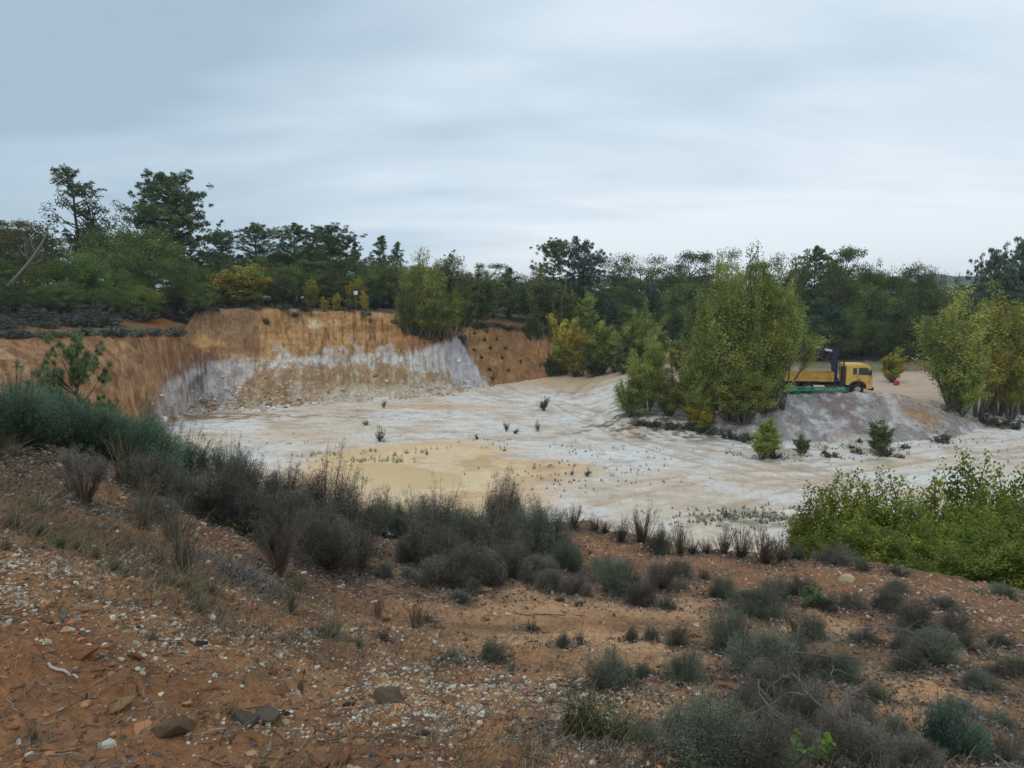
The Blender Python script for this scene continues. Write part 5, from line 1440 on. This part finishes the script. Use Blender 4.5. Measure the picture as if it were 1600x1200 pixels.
pebbles(4, 7000, .010, .03, [sr(150,118,94), sr(128,94,76), sr(172,140,112), sr(110,82,70), sr(186,166,142), sr(140,104,80)], "coarse_rubble", "coarse brown and pinkish rubble on the crest of the near bank",
        lambda x, y: .12 + np.clip(blob(1400, 915, 2.6, 1.2, x, y) + blob(1560, 960, 2.0, 1.2, x, y) + blob(1180, 880, 2.2, .8, x, y) + .7 * blob(940, 850, 1.4, .8, x, y) + .7 * blob(170, 740, 2.0, 1.0, x, y) + .5 * blob(560, 900, 1.5, .7, x, y), 0, 1), y0=4.6)
_r = np.random.default_rng(77); _n = 1500
_px = np.concatenate([_r.uniform(235, 470, _n // 2), _r.uniform(300, 775, _n - _n // 2)])
_yb = np.interp(_px, CPX, CB) + np.abs(_r.normal(size=_n)) * -1.3 + .6 + (_r.uniform(0, 1, _n) < .3) * _r.uniform(0, 2.5, _n)
_xx = (_px - 800) / FOC / .993 * _yb
pebbles(78, _n, .10, .42, [sr(206,196,184), sr(186,172,158), sr(160,130,100), sr(176,140,100), sr(214,208,200)], "fallen_clods", "pale and ochre clods fallen along the foot of the cliff", None, pts_=(_xx, _yb, height(_xx, _yb)))

# ------------------------------------------------------------------ litter, twigs, dry grass
def litdens(x, y):
    d = np.full(x.shape, .02)
    for (sx, sy, s_) in shrub_spots:
        if sy < 14: d = np.maximum(d, np.exp(-((x - sx) ** 2 + (y - sy) ** 2) / (s_ * 1.6) ** 2))
    return d
rng = np.random.default_rng(42)
x, y, z = ground_scatter(rng, 36000, litdens)
cl = Cloud(); n = len(x)
D = rng.normal(size=(n, 3)); D[:, 2] *= .35
sz = rng.uniform(.007, .017, n) * (.6 + .12 * y)
blades(cl, rng, np.stack([x, y, z + .008 + rng.uniform(0, .012, n)], -1), D, sz, sz * rng.uniform(.3, .6, n), pick(rng, [sr(120,110,98), sr(146,138,128), sr(92,78,68), sr(164,158,150), sr(84,66,54), sr(104,82,66)], n, .2))
o = link("leaf_litter", cl.mesh("leaf_litter", M['straw'])); tag(o, "grey-brown dead leaves lying under the shrubs", "leaf litter", kind='stuff')
x, y, z = ground_scatter(rng, 7500, lambda a, b: .12 + .8 * litdens(a, b)); n = len(x)
ln = rng.uniform(.03, .16, n); a = rng.uniform(0, 6.28, n)
t3 = np.linspace(-.5, .5, 4)
Q = np.stack([x[:, None] + np.cos(a)[:, None] * ln[:, None] * t3, y[:, None] + np.sin(a)[:, None] * ln[:, None] * t3, z[:, None] + .008 + 0 * t3], -1) + rng.normal(size=(n, 4, 3)) * (.006, .006, .004)
Q[..., 2] = np.maximum(Q[..., 2], height(Q[..., 0].ravel(), Q[..., 1].ravel()).reshape(n, 4) + .003)
cl = Cloud(); tubes(cl, Q, .0017, 3, pick(rng, [sr(112,102,94), sr(84,72,64), sr(140,130,118)], n, .2))
o = link("dry_twigs", cl.mesh("dry_twigs", M['twig'])); tag(o, "thin dry twigs scattered over the slope", "twigs", kind='stuff')
def gra(x, y):
    d = np.full(x.shape, .05)
    for (px, py, rx, ry, f) in [(60,820,1.2,.6,1),(200,840,1.2,.4,1),(300,930,.6,.4,1),(20,770,1.5,.6,.8),(350,900,.7,.4,.7),(520,980,1.2,.6,.35),(700,1010,1,.5,.3),(1000,1180,1,.4,.4),(1180,1150,1,.4,.4),(650,930,1,.3,.3),(1400,1000,1.5,.7,.3)]:
        d = np.maximum(d, f * blob(px, py, rx, ry, x, y))
    return d
x, y, z = ground_scatter(rng, 13000, gra); n = len(x)
k = 4; t = np.linspace(0, 1, k)
ln = rng.uniform(.04, .16, n); a = rng.normal(.3, 1.4, n); th = rng.uniform(.2, 1.35, n)
Pp = np.stack([x[:, None] + (np.cos(a) * np.sin(th) * ln)[:, None] * t ** 1.4, y[:, None] + (np.sin(a) * np.sin(th) * ln)[:, None] * t ** 1.4, z[:, None] + (np.cos(th) * ln)[:, None] * (t - .2 * t ** 2)], -1)
cl = Cloud(); tubes(cl, Pp, (.0013 * (1 - t) + .0004)[None] * np.ones((n, 1)), 3, pick(rng, [sr(150,134,106), sr(126,108,84), sr(112,96,78), sr(104,108,80), sr(166,154,128)], n, .2))
o = link("dry_grass", cl.mesh("dry_grass", M['straw'])); tag(o, "sparse straw coloured dry grass on the slope", "dry grass", kind='stuff')
# countable tufts
GT = {'s': [proto_grass(s, [sr(150,138,112), sr(128,114,92), sr(166,156,132), sr(110,100,80)], n=110, lean=1.25, wid=.008) for s in (1, 2, 3)],
      'g': [proto_grass(s, [sr(98,116,74), sr(120,130,90), sr(84,102,62), sr(140,138,104)], n=120, lean=1.1, wid=.008) for s in (4, 5)],
      'u': [proto_grass(s, [sr(140,124,98), sr(118,104,84), sr(96,100,74)], n=46, lean=.5, wid=.006) for s in (6, 7)]}
for (px, py, h, kd) in [(20,825,60,'s'),(60,800,56,'s'),(62,835,50,'s'),(10,860,44,'s'),(95,855,40,'g'),(120,860,34,'g'),(150,870,30,'g'),(205,855,36,'s'),(180,890,34,'g'),(195,898,26,'g'),(250,880,44,'s'),(260,915,40,'g'),
                        (285,925,60,'s'),(305,945,56,'g'),(312,960,60,'s'),(330,930,50,'s'),(240,1000,36,'s'),(205,955,26,'s'),(350,900,40,'s'),(140,935,24,'s'),(0,700,50,'s'),(20,712,46,'s'),(110,770,60,'u'),(196,760,120,'u'),(205,735,80,'u'),
                        (228,800,100,'u'),(270,850,110,'u'),(285,900,150,'u'),(225,830,90,'u'),(52,1160,60,'u'),(360,1160,26,'u'),(455,960,90,'u'),(467,930,60,'u'),(590,965,60,'u'),(650,990,90,'u'),(520,1000,60,'s'),(400,905,36,'s'),(470,1080,50,'u'),
                        (662,1090,34,'s'),(500,1040,24,'s'),(30,1000,22,'s'),(1010,1150,60,'u'),(1240,1000,80,'u'),(1160,1160,90,'u'),(560,1010,36,'s'),(800,1060,40,'u'),(860,1100,30,'s'),(950,1195,40,'s')]:
    p = hit(px, py)
    if p is None or p.y > 12: continue
    dep = p.y * CP - p.z * SP; H = h * dep / FOC
    me = GT[kd][rnd.randrange(len(GT[kd]))]
    o = link("grass_tuft", me); o.location = (p.x, p.y, p.z - .005); o.scale = (H * .95, H * .95, H); o.rotation_euler = (0, 0, rnd.uniform(0, 6))
    lb = {'s': "straw grey dead grass tuft, {ord} from the left on the near slope", 'g': "half green grass tuft beside the white gravel, {ord} from the left", 'u': "tuft of thin upright dry stalks, {ord} from the left on the near slope"}[kd]
    register(o, {'s': "dead grass tufts", 'g': "green grass tufts", 'u': "upright dry stalk tufts"}[kd], "grass tuft", lb, px)

# grey cushion of dead thyme stretching down the slope
cl = Cloud(); n = 5200
u = rng.uniform(0, 1, n)
cx = np.interp(u, [0, .25, .5, .75, 1], [270, 320, 362, 395, 440]); cy = np.interp(u, [0, .25, .5, .75, 1], [852, 876, 896, 918, 932])
gp = [hit(a_, b_) for a_, b_ in zip([270, 295, 320, 345, 362, 380, 395, 420, 440], [852, 864, 876, 888, 896, 908, 918, 927, 932])]
gx = np.array([g.x for g in gp]); gy = np.array([g.y for g in gp])
ui = np.linspace(0, 1, len(gp))
wv = .20 * np.sin(np.pi * (u * .86 + .07)) ** .6
ox = rng.normal(size=n) * wv * .5; oy = rng.normal(size=n) * wv * .6
X_ = np.interp(u, ui, gx) + ox; Y_ = np.interp(u, ui, gy) + oy
hz = .10 * np.exp(-(ox ** 2 + oy ** 2) / .012) * np.sin(np.pi * (u * .8 + .1)) * rng.uniform(.2, 1, n)
Dd = rng.normal(size=(n, 3)) + (0, 0, .6)
blades(cl, rng, np.stack([X_, Y_, height(X_, Y_) + hz], -1), Dd, rng.uniform(.012, .035, n), .0028, pick(rng, [sr(112,106,102), sr(94,88,84), sr(134,128,122)], n, .25))
o = link("dead_thyme_mat", cl.mesh("dead_thyme_mat", M['heath'])); tag(o, "low grey cushion of dead thyme running down the left slope", "dead thyme")

# ------------------------------------------------------------------ sticks and the dead branchy bush
def stick(pts_, rad, name, label, col=(120, 110, 98), cat="stick"):
    P = []
    for (px, py) in pts_:
        p = hit(px, py); P.append((p.x, p.y, p.z + rad * 1.5 + .004))
    cl_ = Cloud(); P = np.array(P)
    k_ = 10; ti = np.linspace(0, len(P) - 1, k_); Pi = np.stack([np.interp(ti, range(len(P)), P[:, a_]) for a_ in range(3)], -1)
    Pi[1:-1] += np.random.default_rng(len(label)).normal(size=(k_ - 2, 3)) * rad * .7
    tubes(cl_, Pi[None], np.linspace(rad, rad * .6, k_)[None], 6, sr(*col))
    o_ = link(name, cl_.mesh(name, M['bark'], True)); tag(o_, label, cat); return o_
stick([(662,934),(700,942)], .009, "stick", "grey bare stick lying below the middle thicket", (140,128,116))
stick([(600,930),(640,926),(664,934)], .006, "stick", "thin crooked stick left of the grey bare stick", (110,96,84))
stick([(790,1014),(812,1010),(840,1004)], .006, "stick", "thin dark stick on the sandy ground in the middle", (70,58,52))
stick([(800,962),(860,962),(915,964)], .004, "stick", "long thin dark twig across the sandy patch", (70,60,54))
stick([(1258,980),(1272,986),(1288,990)], .018, "stick", "short thick pale peeled stick on the right slope", (206,194,172))
stick([(1318,1016),(1362,1028)], .008, "stick", "pale crooked stick in the litter of the right slope", (158,142,126))
stick([(460,905),(520,945)], .006, "stick", "dark twig lying right of the vase-shaped shrub", (88,76,68))
stick([(560,1000),(575,985)], .004, "stick", "small twig on the middle gravel", (150,140,124))
stick([(76,1042),(110,1058),(122,1066)], .006, "stick", "bleached grey root below the left gravel", (176,166,150))
stick([(1565,1012),(1585,1012),(1600,1011)], .007, "stick", "bleached stick at the right picture edge", (186,180,170))
stick([(590,868),(598,850),(612,842),(640,852)], .007, "stick", "pale forked dead branch below the left thicket", (146,136,124))

def P3(px, py, Y): return at(px, py, Y)
def dead_bush():
    b0 = hit(1325, 1199)
    Yb = b0.y + .15
    base = np.array((at(1325, 1199, Yb)[0], Yb, gz(at(1325, 1199, Yb)[0], Yb)))
    top = P3(1330, 1150, Yb)
    t_ = thing("dead_bush", tuple(base)); tag(t_, "bare dead bush with long arching grey branches at the lower right", "dead bush")
    rg = np.random.default_rng(8)
    A = [[top, P3(1300,1120,Yb+.1), P3(1262,1085,Yb+.2), P3(1240,1040,Yb+.35)], [top, P3(1420,1160,Yb+.1), P3(1520,1175,Yb+.15), P3(1590,1205,Yb+.2)],
         [top, P3(1240,1140,Yb+.1), P3(1190,1095,Yb+.2), P3(1185,1060,Yb+.3)], [P3(1262,1085,Yb+.2), P3(1240,1050,Yb+.25), P3(1215,1062,Yb+.3), P3(1190,1085,Yb+.3)],
         [P3(1278,1020,Yb+1.2), P3(1310,990,Yb+1.25), P3(1370,976,Yb+1.3), P3(1430,985,Yb+1.4), P3(1455,1025,Yb+1.5)],
         [P3(1230,1018,Yb+1.1), P3(1290,1025,Yb+1.15), P3(1340,1027,Yb+1.2), P3(1400,1026,Yb+1.3)],
         [top, P3(1370,1170,Yb), P3(1430,1195,Yb), P3(1480,1225,Yb)], [top, P3(1330,1100,Yb+.15), P3(1300,1070,Yb+.3), P3(1302,1040,Yb+.5)],
         [P3(1262,1085,Yb+.2), P3(1230,1080,Yb+.25), P3(1200,1105,Yb+.25), P3(1170,1115,Yb+.2)], [P3(1420,1160,Yb+.1), P3(1450,1150,Yb+.15), P3(1458,1130,Yb+.2), P3(1448,1110,Yb+.25)],
         [P3(1300,1120,Yb+.1), P3(1320,1090,Yb+.3), P3(1360,1060,Yb+.5), P3(1420,1050,Yb+.7), P3(1470,1065,Yb+.9)]]
    cl_ = Cloud()
    tr_ = np.array([base - (0, 0, .03), base * .5 + top * .5, top]) - base
    tubes(cl_, tr_[None], np.array([[.014, .012, .011]]), 7, sr(96, 88, 82))
    link("trunk", cl_.mesh("trunk", M['bark'], True), t_)
    for j, br in enumerate(A):
        br = np.array(br) - base; m_ = len(br); k_ = 14; ti = np.linspace(0, m_ - 1, k_)
        from_ = np.stack([np.interp(ti, range(m_), br[:, a_]) for a_ in range(3)], -1)
        for _ in range(2): from_[1:-1] = .25 * from_[:-2] + .5 * from_[1:-1] + .25 * from_[2:]
        from_[1:-1] += rg.normal(size=(k_ - 2, 3)) * .004
        cb = Cloud(); tubes(cb, from_[None], np.linspace(.006, .002, k_)[None], 5, sr(112, 104, 98))
        ns = 16; ii = rg.integers(2, k_, ns); d_ = unit(rg.normal(size=(ns, 3)) + (0, 0, .3)); l_ = rg.uniform(.04, .2, ns)
        tq = np.linspace(0, 1, 5)
        Q_ = from_[ii][:, None] + d_[:, None] * (l_[:, None] * tq)[..., None]
        Q_[:, :, 2] -= .25 * l_[:, None] * tq ** 2
        tubes(cb, Q_, np.linspace(.002, .0008, 5)[None] * np.ones((ns, 1)), 3, sr(104, 96, 90))
        link("branch", cb.mesh("branch", M['bark']), t_)
dead_bush()

# ------------------------------------------------------------------ small green plants
def leafy(seed, cols, n=60, lf=.12, spread=.5, nstem=12, w=.75):
    rg = np.random.default_rng(seed); st = Cloud(); lv = Cloud()
    k_ = 5; t_ = np.linspace(0, 1, k_); az = rg.uniform(0, 6.28, nstem); th = rg.uniform(.2, 1.2, nstem); L_ = rg.uniform(.6, 1.1, nstem)
    P = np.stack([(np.cos(az) * np.sin(th) * L_)[:, None] * t_, (np.sin(az) * np.sin(th) * L_)[:, None] * t_, (np.cos(th) * L_)[:, None] * (t_ - .15 * t_ ** 3)], -1)
    tubes(st, P, (.012 * (1 - t_) + .004)[None] * np.ones((nstem, 1)), 4, sr(104, 84, 60))
    for i in range(nstem):
        m_ = n // nstem + 3; u_ = rg.uniform(.25, 1.03, m_)
        B = np.stack([np.interp(u_, t_, P[i, :, a_]) for a_ in range(3)], -1) + rg.normal(size=(m_, 3)) * .06
        D_ = unit(rg.normal(size=(m_, 3)) * (1, 1, .35)); c = pick(rg, cols, m_, .2)
        # folded leaf: two halves with a raised rib
        S_ = unit(np.cross(D_, (0, 0, 1.) + rg.normal(size=(m_, 3)) * .2)); z_ = np.array((0, 0, 1.))
        ll = (lf * rg.uniform(.6, 1.2, m_))[:, None]
        a_ = B - D_ * ll; b_ = B + D_ * ll
        for sgn in (1, -1):
            V = np.stack([a_, B - D_ * ll * .35 + S_ * sgn * ll * w * .8 + z_ * ll * .18, B + D_ * ll * .35 + S_ * sgn * ll * w * .62 + z_ * ll * .15, b_], 1)
            lv.add(V, np.arange(m_ * 4).reshape(m_, 4), np.repeat(c, 4, axis=0))
    return st.mesh("stems", M['bark']), lv.mesh("leaves", M['poplar'])
BR = [sr(112, 146, 62), sr(128, 160, 72), sr(96, 130, 56)]
LF = [leafy(s, BR, n=70) for s in (1, 2)]
DG = [leafy(s, [sr(84, 120, 62), sr(70, 104, 54), sr(98, 132, 70)], n=150, lf=.08, nstem=16) for s in (3, 4)]
def plant(px, py, h, w, pr, name, lb, cat="plant", grp=None):
    p = hit(px, py)
    dep = p.y * CP - p.z * SP
    o_ = put(name, pr, (p.x, p.y, p.z - .01), w * dep / FOC * .55, h * dep / FOC, ("stems", "leaves"))
    tag(o_, lb, cat, grp); return o_
plant(1258, 1199, 74, 110, LF, "bramble", "bright green bramble at the bottom edge, the taller right one")
plant(1215, 1199, 52, 90, LF, "bramble", "bright green bramble at the bottom edge, the middle one")
plant(1158, 1199, 30, 80, LF, "bramble", "bright green bramble at the bottom edge, the low left one")
plant(1270, 950, 46, 78, DG, "green_plant", "fresh green leafy plant among the grey shrubs on the right slope")
plant(374, 832, 44, 64, DG, "green_plant", "fresh green leafy plant in front of the left thicket")
plant(1412, 900, 20, 40, DG, "green_plant", "small green plant on the crest of the right slope")
plant(800, 1048, 18, 18, DG, "green_plant", "tiny green seedling right of the middle gravel")
plant(1380, 1105, 50, 40, DG, "green_plant", "small green holm oak seedling on the sandy right slope")

# plants on the quarry floor
FP = [proto_shrub(s, [sr(84, 100, 66), sr(72, 90, 60), sr(98, 112, 72)], sr(120, 132, 90), sr(90, 84, 60), w=.9, stems=60, sub=4, leaves=2200, cone=.9, leaf=.045, lw=.2) for s in (91, 92)]
for (px, py, h, w, lb) in [(850,641,24,22,"dark green bushy plant, the largest one on the white quarry floor"),(791,674,18,12,"small green plant on the white floor, left of a pair"),(840,673,16,12,"small green plant on the white floor, right of a pair"),
                           (594,690,22,22,"yellow-green plant on the floor between cliff and puddle"),(745,687,10,9,"tiny plant on the white floor left of the paired plants"),(806,678,10,12,"tiny plant between the paired plants on the floor"),
                           (572,664,8,14,"tiny grey plant on the floor below the cliff's middle"),(600,637,14,10,"thin green plant at the foot of the cliff"),(667,711,10,8,"tiny dark plant at the far rim of the puddle"),
                           (1135,806,12,16,"tiny plant on the white ground left of the green poplars"),(918,744,12,14,"small plant clump on white ground right of the puddle"),(893,742,8,10,"tiny plant right of the puddle")]:
    p = hit(px, py); dep = p.y * CP - p.z * SP
    o = put("floor_plant", FP, (p.x, p.y, p.z - .02), w * dep / FOC / .95, h * dep / FOC, ("branches", "foliage")); tag(o, lb, "plant", "plants on the quarry floor")
# reeds at the puddle rim, and weeds on the floor
def floor_tufts(seed, spots, n, h0, h1, cols, name, label, wid=.02):
    rg = np.random.default_rng(seed); cl_ = Cloud(); Ps = []; Cc_ = []
    for (px, py, rx, ry, f) in spots:
        h_ = hit(px, py); m_ = int(n * f)
        X_ = h_.x + rg.normal(size=m_) * rx; Y_ = h_.y + rg.normal(size=m_) * ry
        for _ in range(2):
            keep = fbm(X_ / 1.5, Y_ / 1.1, 3, seed) > .04; X_, Y_ = X_[keep], Y_[keep]
        Z_ = height(X_, Y_); m_ = len(X_)
        for b in range(7):
            a_ = rg.uniform(0, 6.28, m_); l_ = rg.uniform(h0, h1, m_); s_ = rg.uniform(.05, .6, m_)
            tq = np.linspace(0, 1, 3)
            Ps.append(np.stack([X_[:, None] + rg.normal(size=(m_, 1)) * .03 + (np.cos(a_) * s_ * l_)[:, None] * tq, Y_[:, None] + (np.sin(a_) * s_ * l_)[:, None] * tq, Z_[:, None] + l_[:, None] * tq], -1))
            Cc_.append(pick(rg, cols, m_, .2))
    P = np.concatenate(Ps); tubes(cl_, P, np.array([wid, wid * .7, wid * .2])[None] * np.ones((len(P), 1)), 3, np.concatenate(Cc_))
    o_ = link(name, cl_.mesh(name, M['straw'])); tag(o_, label, name.replace("_", " "), kind='stuff')
floor_tufts(5, [(545,712,2.0,.7,1),(565,722,1.4,.5,.6),(625,708,1.0,.5,.5),(730,700,2.0,.4,.25),(610,724,1.0,.3,.2),(800,745,1.5,.5,.2)], 110, .08, .34, [sr(190,172,120), sr(172,156,106), sr(150,142,96)], "marsh_grass", "yellowish grass at the rim of the puddle", .012)
floor_tufts(6, [(900,705,3.5,1.6,.8),(880,730,2.2,1.0,.6),(925,745,1.6,.7,1),(960,740,2.4,1.0,.3),(1060,745,2.5,1,.2),(1180,800,2.2,.6,1),(1150,815,2.0,.5,1.2),(1215,812,2.0,.5,1.2),(1240,835,1.2,.4,.8),(860,760,2,1,.3),(790,690,3,1.5,.3),(520,650,5,1.5,.25),(430,690,4,2,.2),
                (1290,715,5,.8,1),(1250,700,4,.8,.8),(1340,705,4,.8,.8),(1400,700,4,.8,.7),(1180,715,2,.8,.6),(1450,705,3,.8,.4),(1560,690,3,1,.3)], 110, .04, .2, [sr(118,126,102), sr(104,114,90), sr(132,132,102), sr(120,112,94)], "low_weeds", "sparse low weeds on the white quarry floor", .014)

# ------------------------------------------------------------------ air
hb = BM().box(-1900, 1900, -150, 1750, -62, 60, 0)
mh = bpy.data.materials.new("haze_air"); mh.use_nodes = True
N_, L_2 = mh.node_tree.nodes, mh.node_tree.links
N_.remove(N_["Principled BSDF"])
pv = N_.new("ShaderNodeVolumePrincipled"); pv.inputs["Density"].default_value = .0003; pv.inputs["Color"].default_value = (.86, .93, 1, 1); pv.inputs["Anisotropy"].default_value = 0
L_2.new(pv.outputs[0], N_["Material Output"].inputs["Volume"])
o = hb.out("haze", mh); tag(o, "thin blue air over the far hills", "haze", kind='stuff')
finish_labels()
